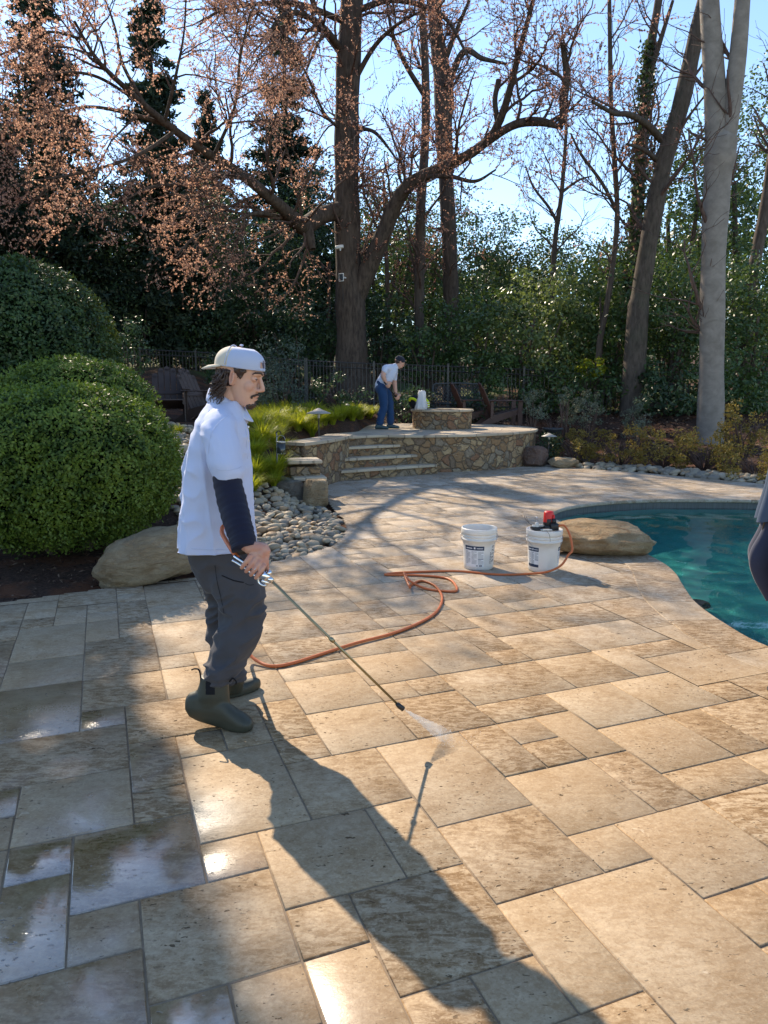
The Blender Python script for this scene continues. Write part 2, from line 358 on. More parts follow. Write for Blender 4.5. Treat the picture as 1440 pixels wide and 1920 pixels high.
def paving():
    rng = random.Random(11); lo_i, hi_i, lo_j, hi_j = -60, 75, -30, 90
    occ = {}; tiles = []
    def put(i, j, w, h):
        for a in range(w):
            for b in range(h): occ[i + a, j + b] = 1
        tiles.append((i, j, w, h))
    for q in [(-2, 0, 2, 2), (0, 1, 1, 2), (0, 0, 1, 1), (-1, -2, 2, 2), (-2, -1, 1, 1), (-1, -3, 1, 1), (0, -4, 2, 2), (1, -2, 1, 1), (1, -1, 2, 3), (5, -4, 2, 2), (5, -6, 1, 2),
              (6, -7, 2, 3), (7, -3, 2, 2), (7, -4, 1, 1), (8, -5, 2, 2), (8, -1, 1, 1), (-3, 2, 3, 2), (-2, -3, 1, 2), (-2, -5, 2, 2), (0, 3, 2, 2), (2, -3, 2, 2), (2, -4, 1, 1), (3, -5, 2, 2), (4, -3, 1, 2),
              (3, -1, 2, 2), (3, 1, 1, 1), (5, -2, 2, 3), (-3, 0, 1, 1), (-4, -2, 2, 2)]:
        if all((q[0] + a, q[1] + b) not in occ for a in range(q[2]) for b in range(q[3])): put(*q)
    sizes = [(2, 2)] * 6 + [(2, 3)] * 4 + [(3, 2)] * 3 + [(1, 2)] * 2 + [(2, 1)] * 2 + [(1, 1)] * 2
    for j in range(lo_j, hi_j):
        for i in range(lo_i, hi_i):
            if (i, j) in occ: continue
            for k in range(9):
                w, h = rng.choice(sizes)
                if all((i + a, j + b) not in occ for a in range(w) for b in range(h)): break
            else: w = h = 1
            put(i, j, w, h)
    t = np.array(tiles, float); rs = np.random.RandomState(5)
    cx, cy = tile_xy(t[:, 0] + t[:, 2] / 2, t[:, 1] + t[:, 3] / 2)
    keep = (cx > -9.5) & (cx < 12.5) & (cy > -2.8) & (cy < 16) & (np.abs(cx) < 2.2 + .75 * np.maximum(cy, 0) + 2); t = t[keep]; cx, cy = cx[keep], cy[keep]; n = len(t)
    tone = rs.rand(n); g = .0022
    corners = []
    for (du, dv) in ((0, 0), (1, 0), (1, 1), (0, 1)):
        corners.append(tile_xy(t[:, 0] + du * t[:, 2], t[:, 1] + dv * t[:, 3]))
    bx = np.array([math.cos(TH), math.sin(TH)]); ax = np.array([-math.sin(TH), math.cos(TH)])
    probe = [inside(PATIO, X, Y) & ~inside(POOL, X, Y) & (dist_line(POOL, X, Y) > .36) for X, Y in corners + [(cx, cy)]]
    allin = np.logical_and.reduce(probe); anyin = np.logical_or.reduce(probe)
    nb = (dist_line(PATIO, cx, cy) < .36) | (dist_line(POOL, cx, cy) < .74); allin &= ~(nb & ~anyin)
    edge = (anyin & ~allin) | (nb & ~allin); edge |= nb & allin & (dist_line(POOL, cx, cy) < .62)
    full = allin & ~edge
    # whole pavers: top face with worn, bevelled edges, each very slightly tilted
    idx = np.where(full)[0]; m = len(idx); tilt = rs.randn(m, 2) * .0022; hz = rs.randn(m) * .0009
    sgn = np.array([(-1, -1), (1, -1), (1, 1), (-1, 1)], float)
    hw = t[idx, 2] * UB / 2; hh = t[idx, 3] * UA / 2; V = np.zeros((m, 12, 3)); jit = rs.randn(m, 4, 2) * .0011
    for r_, (ins, dz) in enumerate(((g + .0045, 0), (g + .0012, -.0022), (g, -.012))):
        for k in range(4):
            lb = sgn[k, 0] * (hw - ins) + jit[:, k, 0]; la = sgn[k, 1] * (hh - ins) + jit[:, k, 1]
            V[:, r_ * 4 + k, 0] = cx[idx] + lb * bx[0] + la * ax[0]; V[:, r_ * 4 + k, 1] = cy[idx] + lb * bx[1] + la * ax[1]
            V[:, r_ * 4 + k, 2] = hz + dz + tilt[:, 0] * lb + tilt[:, 1] * la
    fl = [[0, 1, 2, 3]]
    for r_ in (0, 1):
        for k in range(4): fl.append([r_ * 4 + k, r_ * 4 + 4 + k, r_ * 4 + 4 + (k + 1) % 4, r_ * 4 + (k + 1) % 4])
    F = (np.arange(m)[:, None, None] * 12 + np.array(fl)[None]).reshape(-1, 4); tn = np.repeat(tone[idx], 9)
    Vs = [V.reshape(-1, 3)]; Fs = [F]; Ts = [tn]; base = m * 12
    # pavers cut along the edges: fine cells trimmed to the outline
    for q in np.where(edge)[0]:
        i, j, w, h = t[q]; nu, nv = int(w * 7), int(h * 7); e = g / UB
        uu = np.linspace(i + e, i + w - e, nu + 1); vv = np.linspace(j + e, j + h - e, nv + 1); U_, V_ = np.meshgrid(uu, vv); X, Y = tile_xy(U_, V_)
        mx = (X[:-1, :-1] + X[1:, 1:]) / 2; my = (Y[:-1, :-1] + Y[1:, 1:]) / 2
        ok = inside(PATIO, mx, my) & ~inside(POOL, mx, my) & (dist_line(POOL, mx, my) > .335)
        if not ok.any(): continue
        Z = np.zeros_like(X); k = nu + 1; a = np.arange(nv)[:, None] * k + np.arange(nu)[None]
        f = np.stack([a, a + 1, a + k + 1, a + k], -1)[ok] + base
        Vs.append(np.stack([X, Y, Z], -1).reshape(-1, 3)); Fs.append(f); Ts.append(np.full(len(f), tone[q])); base += X.size
    tag(big('patio', np.concatenate(Vs), np.concatenate(Fs), M_TRAV, tone=np.concatenate(Ts)), 'tan travertine patio paving wet on the near side', 'patio', kind='structure')
    # bedding in the joints
    xs = np.arange(-9, 12.2, .15); ys = np.arange(-2.5, 15.6, .15); X, Y = np.meshgrid(xs, ys); mx = X[:-1, :-1] + .075; my = Y[:-1, :-1] + .075
    ok = inside(PATIO, mx, my) & (dist_line(PATIO, mx, my) > .09) & ~inside(POOL, mx, my) & (dist_line(POOL, mx, my) > .2); k = len(xs); a = np.arange(len(ys) - 1)[:, None] * k + np.arange(k - 1)[None]
    f = np.stack([a, a + 1, a + k + 1, a + k], -1)[ok]
    tag(big('patio_bed', np.stack([X, Y, np.full(X.shape, -.0050)], -1).reshape(-1, 3), f, M_JOINT), 'sand bedding between the pavers', 'patio', kind='structure')
paving()

# ------------------------------------------------------------------ pool
def pool():
    P = POOL; n = len(P); T_ = unit(np.roll(P, -1, 0) - np.roll(P, 1, 0)); area = np.sum(P[:, 0] * np.roll(P[:, 1], -1) - np.roll(P[:, 0], -1) * P[:, 1])
    N = np.stack([T_[:, 1], -T_[:, 0]], 1) * (1 if area > 0 else -1)        # outward
    tm = NT('pool_plaster'); co = tm.coord(); f = tm.noise(co, 60, 4, .7); g = tm.noise(co, .9, 3)
    c = tm.mix(f, (.035, .33, .28), (.10, .52, .43)); c = tm.mix(g, c, (.02, .25, .25)); plaster = tm.done(tm.bsdf(c, .8))
    tt = NT('pool_tile'); co = tt.coord(); f = tt.noise(tt.coord((12, 12, .6)), 3, 5, .7); tile = tt.done(tt.bsdf(tt.ramp(f, [(.3, (.022, .028, .032)), (.7, (.085, .10, .11))]), .35))
    mb = MB(); k = 4 * n
    rings = [np.column_stack([P + N * o, np.full(n, z)]) for o, z in ((.03, -.045), (.03, -.26), (.03, -.262), (0.0, -1.0), (-.25, -1.3))]
    mb.loft(rings[:2], False, 1); mb.loft(rings[2:], False, 0)
    mb.add(np.column_stack([P - N * .25, np.full(n, -1.3)]), [list(range(n))[::-1]], 0)
    shell = tag(mb.build('pool_basin', [plaster, tile], smooth=False), 'teal plastered basin of the free form swimming pool', 'pool', kind='structure')
    # water
    h = .034; xs = np.arange(P[:, 0].min() - .1, P[:, 0].max() + .1, h); ys = np.arange(P[:, 1].min() - .1, P[:, 1].max() + .1, h); X, Y = np.meshgrid(xs, ys)
    q = np.stack([X.ravel(), Y.ravel(), np.zeros(X.size)], 1)
    Z = .0030 * noise3(q, 2.2, 3) + .0042 * noise3(q, 4.6, 5) + .0011 * noise3(q, 9.5, 9)
    ok = (inside(P, X[:-1, :-1] + h / 2, Y[:-1, :-1] + h / 2) | (dist_line(P, X[:-1, :-1] + h / 2, Y[:-1, :-1] + h / 2) < .06)); kx = len(xs); a = np.arange(len(ys) - 1)[:, None] * kx + np.arange(kx - 1)[None]
    f = np.stack([a, a + 1, a + kx + 1, a + kx], -1)[ok]
    tw = NT('pool_water'); b = tw.bsdf((.72, .93, .95), 0.0, None, .5, IOR=1.333, Transmission_Weight=1.0)
    wm = tw.done(b)
    w = tag(big('pool_water', np.stack([X.ravel(), Y.ravel(), Z - .135], 1), f, wm, smooth=True), 'clear blue green swimming pool water with ripples', 'water', kind='structure')
    w.cycles.is_caustics_caster = True; shell.cycles.is_caustics_receiver = True; sl.cycles.is_caustics_light = True
    sc.cycles.caustics_refractive = True
    # coping stones round the edge
    seg = np.linalg.norm(np.roll(P, -1, 0) - P, axis=1); s = np.concatenate([[0], np.cumsum(seg)]); L = s[-1]; PP = np.vstack([P, P[:1]]); NN = np.vstack([N, N[:1]])
    mb = MB(); rs = np.random.RandomState(2); cuts = [0.0]
    while cuts[-1] < L - .75: cuts.append(cuts[-1] + .42 + rs.rand() * .3)
    cuts.append(L); tones = []
    for a_, b_ in zip(cuts[:-1], cuts[1:]):
        tq = np.linspace(a_ + .003, b_ - .003, 7); px = np.interp(tq, s, PP[:, 0]); py = np.interp(tq, s, PP[:, 1]); nv = unit(np.column_stack([np.interp(tq, s, NN[:, 0]), np.interp(tq, s, NN[:, 1])])); p2 = np.column_stack([px, py])
        prof = [(-.012, -.046), (-.026, -.034), (-.026, -.010), (-.014, .0025), (0.004, .0045), (.345, .0045), (.350, .001), (.350, -.012)]
        rings = [np.column_stack([p2 + nv * o, np.full(7, z)]) for o, z in prof]
        n0 = len(mb.f); mb.loft([np.array([rg[i] for rg in rings]) for i in range(7)], False, 0, closed=False)
        mb.add(np.array([rg[0] for rg in rings]), [list(range(8))]); mb.add(np.array([rg[6] for rg in rings]), [list(range(8))[::-1]])
        tones += [rs.rand()] * (len(mb.f) - n0)
    o = mb.build('pool_coping', M_TRAV); at_ = o.data.attributes.new('tone', 'FLOAT', 'FACE'); at_.data.foreach_set('value', tones)
    bm = bmesh.new(); bm.from_mesh(o.data); bmesh.ops.recalc_face_normals(bm, faces=bm.faces); bm.to_mesh(o.data); bm.free()
    tag(o, 'curved travertine coping stones round the edge of the pool', 'pool coping')
    # round drain fitting on the pool floor
    mb = MB(); mb.lathe([(.0, .03), (.10, .03), (.13, .015), (.13, 0)], (3.05, 6.75, -1.3), 20); tag(mb.build('pool_drain', mat_plain('drain', (.02, .02, .025), .5)), 'dark round drain cover under the pool water', 'drain')
pool()

# ------------------------------------------------------------------ stonework
def mat_stone(name, scale=5.6, tint=(1.06, .97, .84), mortar=(.17, .14, .11)):
    t = NT(name); co = t.coord((1, 1, 1.15)); d = t.n('VectorMath', operation='ADD'); nz = t.n('TexNoise'); t.l(co, nz.inputs['Vector']); nz.inputs['Scale'].default_value = 3.5; nz.inputs['Detail'].default_value = 3
    sc_ = t.n('VectorMath', operation='SCALE'); t.l(nz.outputs['Color'], sc_.inputs[0]); sc_.inputs['Scale'].default_value = .30; t.l(co, d.inputs[0]); t.l(sc_.outputs[0], d.inputs[1]); v = d.outputs[0]
    cell = t.vor(v, scale, 'F1', 1); edge = t.vor(v, scale, 'DISTANCE_TO_EDGE', 0); sp = t.n('SeparateColor'); t.l(cell, sp.inputs[0])
    c = t.ramp(sp.outputs[0], [(0, (.27, .18, .105)), (.2, (.36, .265, .165)), (.38, (.19, .145, .11)), (.52, (.41, .32, .205)), (.68, (.24, .135, .085)), (.78, (.27, .235, .19)), (.9, (.33, .25, .16)), (1, (.46, .38, .27))], 'CONSTANT')
    n1 = t.noise(t.coord((1, 1, 2)), 14, 6, .7, .5); c = t.mix(t.math('MULTIPLY', t.ramp(n1, [(.4, 0), (.7, 1)]), .55), c, (.11, .075, .05)); c = t.mix(t.math('MULTIPLY', t.ramp(t.noise(co, 40, 4), [(.55, 0), (.75, 1)]), .35), c, (.5, .44, .35))
    m = t.ramp(edge, [(.02, 1), (.055, 0)]); c = t.mix(m, c, mortar); c = t.mix(1.0, c, tint, 'MULTIPLY')
    hgt = t.math('ADD', t.math('MULTIPLY', t.ramp(edge, [(.0, 0), (.12, 1)]), 1.0), t.math('MULTIPLY', n1, .5))
    return t.done(t.bsdf(c, .85, t.bump(hgt, .9, .035), .25))
M_STONE = mat_stone('fieldstone')
def mat_cap():
    t = NT('flagstone_cap'); co = t.coord(); f = t.noise(co, 7, 5, .65); g = t.noise(co, 70, 3)
    cell = t.vor(t.coord((1, 1, 0)), 1.7, 'F1', 1); ed = t.vor(t.coord((1, 1, 0)), 1.7, 'DISTANCE_TO_EDGE', 0); sp = t.n('SeparateColor'); t.l(cell, sp.inputs[0])
    c = t.mix(sp.outputs[0], (.40, .32, .22), (.56, .47, .34)); c = t.mix(t.math('MULTIPLY', f, .5), c, (.27, .21, .15)); c = t.mix(t.ramp(ed, [(.008, .7), (.02, 0)]), c, (.13, .10, .08))
    return t.done(t.bsdf(c, .65, t.bump(t.math('ADD', f, t.math('MULTIPLY', g, .3)), .35, .01), .4))
M_CAP = mat_cap()
HT = .72
LIP = [(-.72, 13.42), (-.4, 13.6), (-.05, 13.80), (.3, 13.74), (.62, 13.70), (.97, 13.74), (1.5, 13.92), (1.95, 14.12), (2.45, 14.48), (2.9, 14.95), (3.2, 15.45), (3.36, 16.1), (3.25, 16.9), (2.8, 17.6), (2.0, 18.1), (1.0, 18.3), (0, 18.1), (-.9, 17.5), (-1.5, 16.5), (-1.6, 15.3), (-1.2, 14.3)]
LIPS = spline(LIP, 4, True)
def offset_poly(P, d):
    P = np.asarray(P, float); t_ = unit(np.roll(P, -1, 0) - np.roll(P, 1, 0)); a = np.sum(P[:, 0] * np.roll(P[:, 1], -1) - np.roll(P[:, 0], -1) * P[:, 1])
    return P + np.stack([t_[:, 1], -t_[:, 0]], 1) * d * (1 if a > 0 else -1)
def terrace():
    root = thing('raised_terrace', 'round raised stone terrace with flagstone top behind the patio', 'terrace', (0, 0, 0))
    mb = MB(); mb.prism([tuple(p) for p in LIPS], -.3, HT - .055); mb.build('retaining_wall', M_STONE, root)
    O = offset_poly(LIPS, .045); n = len(O); mb = MB()
    mb.loft([np.column_stack([offset_poly(LIPS, o), np.full(n, z)]) for o, z in ((.03, HT - .053), (.045, HT - .042), (.045, HT - .012), (.033, HT))], True)
    mb.build('flagstone_top', M_CAP, root)
terrace()
def steps():
    root = thing('stone_steps', 'three broad stone steps with pale treads leading up to the terrace', 'steps')
    # front edge of each tread between the wing wall and the terrace wall (pixel rows of the photograph on its height)
    fr = [(np.array(a), np.array(b), z) for a, b, z in (((-.72, 12.50), (.93, 13.52), .18), ((-.72, 12.80), (.56, 13.56), .36), ((-.72, 13.10), (.24, 13.68), .54))]
    for k, (a, b, z) in enumerate(fr):
        d = unit(b - a); a2 = a - d * .05; b2 = b + d * .12; bk = np.array((-d[1], d[0])); dep = 1.05 - .1 * k
        poly = [tuple(a2 + bk * .03), tuple(b2 + bk * .03), tuple(b2 + bk * dep), tuple(a2 + bk * dep)]
        mb = MB(); mb.prism(poly, -.1 if k == 0 else z - .22, z - .047 + .001 * k); mb.build('riser', M_STONE, root)
        poly = [tuple(a2 - bk * .02 + d * .012), tuple(b2 - bk * .02 - d * .05), tuple(b2 + bk * (dep - .01)), tuple(a2 + bk * (dep - .01) + d * .012)]
        mb = MB(); c4 = np.array(poly); mid = c4.mean(0); rg = lambda s_, zz: np.column_stack([mid + (c4 - mid) * s_, np.full(4, zz)])
        mb.loft([rg(.995, z - .045), rg(1, z - .040), rg(1, z - .006), rg(.992, z)], True); mb.build('tread', M_CAP, root)
steps()
def wing_wall():
    root = thing('wing_wall', 'curved stone wing wall stepping down left of the terrace steps', 'garden wall')
    L = spline([(-.62, 13.5), (-.66, 12.95), (-.80, 12.35), (-1.02, 11.75), (-1.25, 11.3)], 5); t_ = unit(np.gradient(L, axis=0)); nrm = np.stack([-t_[:, 1], t_[:, 0]], 1)
    if nrm[0, 0] > 0: nrm = -nrm
    poly = [tuple(p) for p in L] + [tuple(p) for p in (L + nrm * .42)[::-1]]
    mb = MB(); mb.prism(poly, -.1, .705); mb.build('wall', M_STONE, root)
    L2 = np.vstack([L, L[-1] + t_[-1] * .05]); n2 = np.vstack([nrm, nrm[-1]]); rings = []
    for p, nn in zip(L2, n2): a = p - nn * .045; b = p + nn * .465; rings.append(np.array([(a[0], a[1], .708), (a[0], a[1], .745), (*(a + nn * .012), .757), (*(b - nn * .012), .757), (b[0], b[1], .745), (b[0], b[1], .708)]))
    MB().loft(rings, True).build('wall_cap', M_CAP, root)
    for (px, py, w, z) in ((568, 867, .44, .52), (577, 898, .42, .30)):
        c = np.array(G(px, py, z)); rz = .25
        MB().box((c[0], c[1], z / 2 - .09), (w, .46, z + .09), rz, .012).build('step_block', M_STONE, root)
        MB().box((c[0], c[1], z + .025), (w + .06, .50, .05), rz, .010).build('step_cap', M_CAP, root)
wing_wall()
def fire_pit():
    c = (1.29, 16.15); root = thing('fire_pit', 'round fieldstone fire pit with pale cap standing on the terrace', 'fire pit', (*c, HT)); mb = MB(); h = .42
    mb.lathe([(.50, .02), (.655, -.01), (.66, h - .05), (.50, h - .05)], n=40); mb.build('wall', M_STONE, root)
    mb = MB(); mb.lathe([(.42, h - .30), (.42, h - .046), (.69, h - .046), (.70, h - .038), (.70, h - .008), (.69, h), (.43, h), (.42, h - .006)], n=40); mb.build('cap', M_CAP, root)
    MB().lathe([(.005, .1), (.43, .1)], n=24).build('ash_bed', mat_plain('ash', (.03, .028, .026), 1, .1), root)
fire_pit()
# ------------------------------------------------------------------ boulders and river stones
def mat_rock(name, cols, scale=3.0, cr=.6):
    t = NT(name); co = t.coord(); f = t.noise(co, scale, 6, .65, .5); g = t.noise(t.coord((1, 1, 3.0), (.3, .2, 0)), scale * 2.6, 8, .75, 1.2); fine = t.noise(co, 70, 4, .7)
    c = t.ramp(f, [(.3, cols[0]), (.5, cols[1]), (.7, cols[2])]); c = t.mix(t.math('MULTIPLY', t.ramp(g, [(.5, 0), (.68, 1)]), cr), c, cols[3])
    c = t.mix(t.math('MULTIPLY', t.ramp(fine, [(.3, .5), (.5, 0)]), .7), c, tuple(x * .45 for x in cols[0]))
    h = t.math('ADD', t.math('MULTIPLY', g, 1.0), t.math('MULTIPLY', fine, .25)); return t.done(t.bsdf(c, .85, t.bump(h, 1.0, .06), .25))
def boulder(name, label, c, size, mat, seed, rz=0.0, cuts=9, amp=.10, tz=0.0, power=2.6, keep=.80):
    bm = bmesh.new(); bmesh.ops.create_icosphere(bm, subdivisions=5, radius=1); me = bpy.data.meshes.new(name); bm.to_mesh(me); bm.free()
    C = get_co(me); rs = np.random.RandomState(seed); u = unit(C)
    C = u / (np.abs(u) ** power).sum(1, keepdims=True) ** (1 / power)                  # blocky
    for _ in range(cuts):
        n = unit(rs.randn(3)); d = keep + rs.rand() * .16; k = C @ n; C = C - np.maximum(k - d, 0)[:, None] * n * .93
    C = C + unit(C) * (amp * fbm(C + seed, 1.6, 4, seed))[:, None] + unit(C) * (.035 * fbm(C + seed, 6, 3, seed + 3))[:, None]
    lo, hi = C.min(0), C.max(0); C = (C - (lo + hi) / 2) / (hi - lo) * np.asarray(size)
    if tz: a = tz; C = np.stack([C[:, 0] * math.cos(a) - C[:, 2] * math.sin(a), C[:, 1], C[:, 0] * math.sin(a) + C[:, 2] * math.cos(a)], 1)
    C[:, 2] -= C[:, 2].min() + .04; set_co(me, C); o = link(name, me, mat, smooth=True); o.location = c; o.rotation_euler = (0, 0, rz); return tag(o, label, 'boulder')
M_TAN = mat_rock('tan_rock', ((.30, .19, .09), (.43, .30, .165), (.54, .42, .27), (.23, .105, .037)), 2.6, .72)
M_PALE = mat_rock('pale_rock', ((.31, .22, .125), (.41, .31, .19), (.49, .39, .26), (.27, .16, .08)), 3.0, .6)
M_GREY = mat_rock('grey_rock', ((.13, .115, .10), (.22, .195, .16), (.30, .26, .21), (.24, .15, .08)), 3.5, .4)
M_RED = mat_rock('red_rock', ((.14, .085, .065), (.20, .125, .095), (.24, .19, .16), (.26, .20, .15)), 3.5, .5)
def boulders():
    boulder('boulder', 'long flat tan boulder lying on the pool edge behind the buckets', (2.14, 7.0, 0), (1.06, .72, .34), M_TAN, 4, R(-3), 7, .11, R(-2), 2.8, .86)
    boulder('boulder', 'pale tan boulder on the mulch under the big rounded bush', (-1.98, 5.98, -.05), (.98, .62, .48), M_PALE, 8, R(24), 7, .10, R(14), 2.3, .82)
    boulder('boulder', 'small brown rock beside the pale boulder at the paving edge', (-1.45, 6.22, -.02), (.26, .22, .15), M_TAN, 12, R(30), 5, .08)
    boulder('boulder', 'grey angular boulder lying on the river stones below the wing wall', (-1.37, 10.05, .0), (.56, .42, .40), M_GREY, 21, R(-8), 12, .07, R(-8), 3.2, .78)
    boulder('boulder', 'upright brown stone block at the foot of the stepped wall', (-.95, 9.88, -.03), (.36, .34, .43), M_PALE, 26, R(8), 5, .06, 0, 5.0, .93)
    boulder('boulder', 'reddish brown boulder against the right end of the terrace wall', (3.12, 14.95, .0), (.56, .5, .47), M_RED, 31, R(15), 8, .09)
    boulder('boulder', 'low sandy boulder beside the red boulder on the patio edge', (3.69, 14.72, .0), (.66, .42, .25), M_PALE, 36, R(4), 6, .08)
boulders()
STONES = [(-1.58, 6.02), (-1.17, 6.38), (-.79, 6.82), (-.48, 7.58), (-.45, 8.2), (-.65, 9.25), (-.9, 9.95), (-1.3, 9.9), (-1.7, 9.7), (-2.1, 10.1), (-2.9, 11.3), (-3.6, 12.6), (-4.5, 12.4), (-3.5, 10.6), (-2.65, 8.8), (-2.0, 7.3), (-1.75, 6.5)]
def mat_pebble():
    t = NT('river_stone'); oi = t.n('ObjectInfo'); tone = t.math('FRACT', t.math('ADD', oi.outputs['Random'], t.attr('tone'))); co = t.coord(); f = t.noise(co, 9, 5, .6)
    c = t.ramp(tone, [(0, (.36, .29, .20)), (.16, (.25, .215, .165)), (.32, (.42, .33, .21)), (.5, (.32, .27, .19)), (.62, (.46, .38, .26)), (.76, (.215, .19, .155)), (.86, (.40, .26, .14)), (.95, (.50, .43, .32))], 'CONSTANT')
    c = t.mix(t.math('MULTIPLY', f, .5), c, (.16, .145, .12)); return t.done(t.bsdf(c, .65, t.bump(t.noise(co, 60, 3), .25, .006), .35))
M_PEB = mat_pebble()
def pebble_mesh(seed, sub=2):
    bm = bmesh.new(); bmesh.ops.create_icosphere(bm, subdivisions=sub, radius=1); me = bpy.data.meshes.new('river_stone'); bm.to_mesh(me); bm.free(); rs = np.random.RandomState(seed)
    C = get_co(me); C = C * (1 + .22 * noise3(C + seed * 3, 1.1, seed))[:, None]
    for _ in range(4): n = unit(rs.randn(3)); k = C @ n; C -= np.maximum(k - .82, 0)[:, None] * n * .7
    C *= np.array((1, .62 + rs.rand() * .22, .36 + rs.rand() * .2)); set_co(me, C); me.polygons.foreach_set('use_smooth', [True] * len(me.polygons)); me.materials.append(M_PEB); return me
def stone_sites(poly, sp, rs):
    P = np.array(poly); lo, hi = P.min(0), P.max(0); xs = np.arange(lo[0], hi[0], sp); ys = np.arange(lo[1], hi[1], sp * .86); X, Y = np.meshgrid(xs, ys); X = X + (np.arange(len(ys)) % 2)[:, None] * sp / 2
    X = X.ravel() + rs.randn(X.size) * sp * .22; Y = Y.ravel() + rs.randn(Y.size) * sp * .22; ok = inside(poly, X, Y); return X[ok], Y[ok]
def river_stones():
    rs = np.random.RandomState(3); meshes = [pebble_mesh(k) for k in range(9)]
    X, Y = stone_sites(STONES, .112, rs); x2, y2 = stone_sites(STONES, .19, rs); lay = np.concatenate([np.zeros(len(X)), np.ones(len(x2))]); X = np.concatenate([X, x2]); Y = np.concatenate([Y, y2]); n = len(X)
    S = .062 * np.exp(rs.randn(n) * .28); S = np.clip(S, .035, .125); Z = terr(X, Y) + .012 + lay * .035; rot = np.stack([rs.randn(n) * .22, rs.randn(n) * .22, rs.rand(n) * 6.28], 1)
    vis = (X - (-.20 * Y - .35) > -.05 * Y) | (X / Y < -.262)      # not behind the standing man
    order = np.argsort(np.where(vis, Y, Y + 50)); lo = []
    for q, i in enumerate(order):
        if q < 300:
            o = bpy.data.objects.new('river_stone', meshes[i % 9]); COL.objects.link(o); o.location = (X[i], Y[i], Z[i]); o.scale = (S[i],) * 3; o.rotation_euler = rot[i]
            tag(o, 'smooth rounded river stone lying in the pebble bed beside the patio', 'river stone', 'river stones in the pebble bed')
        else: lo.append(i)
    co = [get_co(m) for m in meshes]; fa = [np.array([list(p.vertices) for p in m.polygons]) for m in meshes]; V = []; F = []; Tn = []; b = 0
    def push(x, y, z, s, e, k, tn):
        nonlocal b
        Rm = np.array(Matrix.Rotation(e[2], 3, 'Z') @ Matrix.Rotation(e[1], 3, 'Y') @ Matrix.Rotation(e[0], 3, 'X')); V.append((co[k] * s) @ Rm.T + (x, y, z)); F.append(fa[k] + b); Tn.append(np.full(len(fa[k]), tn)); b += len(co[k])
    for i in lo: push(X[i], Y[i], Z[i], S[i], rot[i], i % 9, rs.rand())
    # the strip of stones along the far right edge of the patio
    strip = [(3.95, 14.75), (4.05, 14.5), (4.95, 13.72), (5.66, 12.96), (6.52, 12.0), (8, 10.85), (8.3, 11.3), (6.9, 12.5), (6.0, 13.5), (5.2, 14.35), (4.3, 15.0)]
    X, Y = stone_sites(strip, .13, rs)
    for x, y in zip(X, Y): push(x, y, T(x, y) + .03 + rs.rand() * .03, .055 + rs.rand() * .07, (rs.randn() * .3, rs.randn() * .3, rs.rand() * 6.3), rs.randint(9), rs.rand())
    tag(big('river_stones', np.concatenate(V), np.concatenate(F), M_PEB, smooth=True, tone=np.concatenate(Tn)), 'bed of rounded grey and tan river stones along the planting', 'river stones', kind='stuff')
river_stones()
# ================================================================== vegetation
def on(x, y):
    """point of the ground seen at a photograph pixel"""
    a, b, d = ray(x, y); t = np.linspace(2, 60, 1400); z = CAM_H + d * t - terr(a * t, b * t); k = np.argmax(z < 0)
    if z.min() > 0: k = len(t) - 1
    t = t[k]; return float(a * t), float(b * t), T(a * t, b * t)
def leaf_quads(C, L, W, rs, nrm=None, spread=1.0, axis=None, axs=1.0):
    n = len(C); N_ = rs.randn(n, 3); N_ = unit(N_)
    if nrm is not None: N_ = unit(nrm + spread * N_)
    t = rs.randn(n, 3)
    if axis is not None: t = unit(axis + axs * unit(t))
    t = unit(t - N_ * (t * N_).sum(-1, keepdims=True)); b = np.cross(N_, t); L = (L * (.65 + .7 * rs.rand(n)))[:, None]; W = (W * (.65 + .7 * rs.rand(n)))[:, None]
    V = np.stack([C - t * L * .5, C + b * W * .5 - t * L * .05 + N_ * L * .06, C + t * L * .5, C - b * W * .5 - t * L * .05 + N_ * L * .06], 1)
    return V.reshape(-1, 3), np.arange(n * 4).reshape(n, 4)
class LC:
    """leaf cloud collector"""
    def __init__(s): s.V = []; s.F = []; s.T = []; s.n = 0
    def add(s, V, F, tone):
        s.V.append(V); s.F.append(F + s.n); s.n += len(V); s.T.append(np.broadcast_to(np.asarray(tone, float), (len(F),))); return s
    def build(s, name, mat, parent=None): return big(name, np.concatenate(s.V), np.concatenate(s.F), mat, parent, tone=np.clip(np.concatenate(s.T), 0, 1))
def clumps(c, rad, n, cr, per, rs, hollow=.35, lo=-1.0, flat=.8):
    """leaf positions, outward normals and clump tones through an uneven crown"""
    d = unit(rs.randn(n * 3, 3)); d = d[d[:, 2] > lo][:n]; n = len(d); r = (hollow + (1 - hollow) * rs.rand(n) ** .6)[:, None]
    cc = np.asarray(c) + d * r * np.asarray(rad); ct = rs.rand(n); cr_ = cr * (.55 + .8 * rs.rand(n))
    e = unit(rs.randn(n, per, 3)); q = (.35 + .65 * rs.rand(n, per, 1) ** .5); P = cc[:, None] + e * q * cr_[:, None, None] * np.array((1, 1, flat))
    nn = unit(e + np.array((0, 0, .55)) + .5 * d[:, None]); return P.reshape(-1, 3), nn.reshape(-1, 3), np.repeat(ct, per)
M_L = {}
M_L['box'] = mat_leaf('boxwood_leaf', (.026, .062, .014), (.16, .23, .034), .48, .36, .35, (.16, .24, .02))
M_L['dome'] = mat_leaf('holly_leaf', (.012, .034, .016), (.055, .10, .028), .45, .24, .4, (.22, .25, .03))
M_L['dark'] = mat_leaf('dark_evergreen_leaf', (.014, .032, .014), (.058, .105, .034), .46, .25)
M_L['mid'] = mat_leaf('magnolia_leaf', (.020, .050, .014), (.095, .16, .045), .40, .32, .5, (.16, .22, .03))
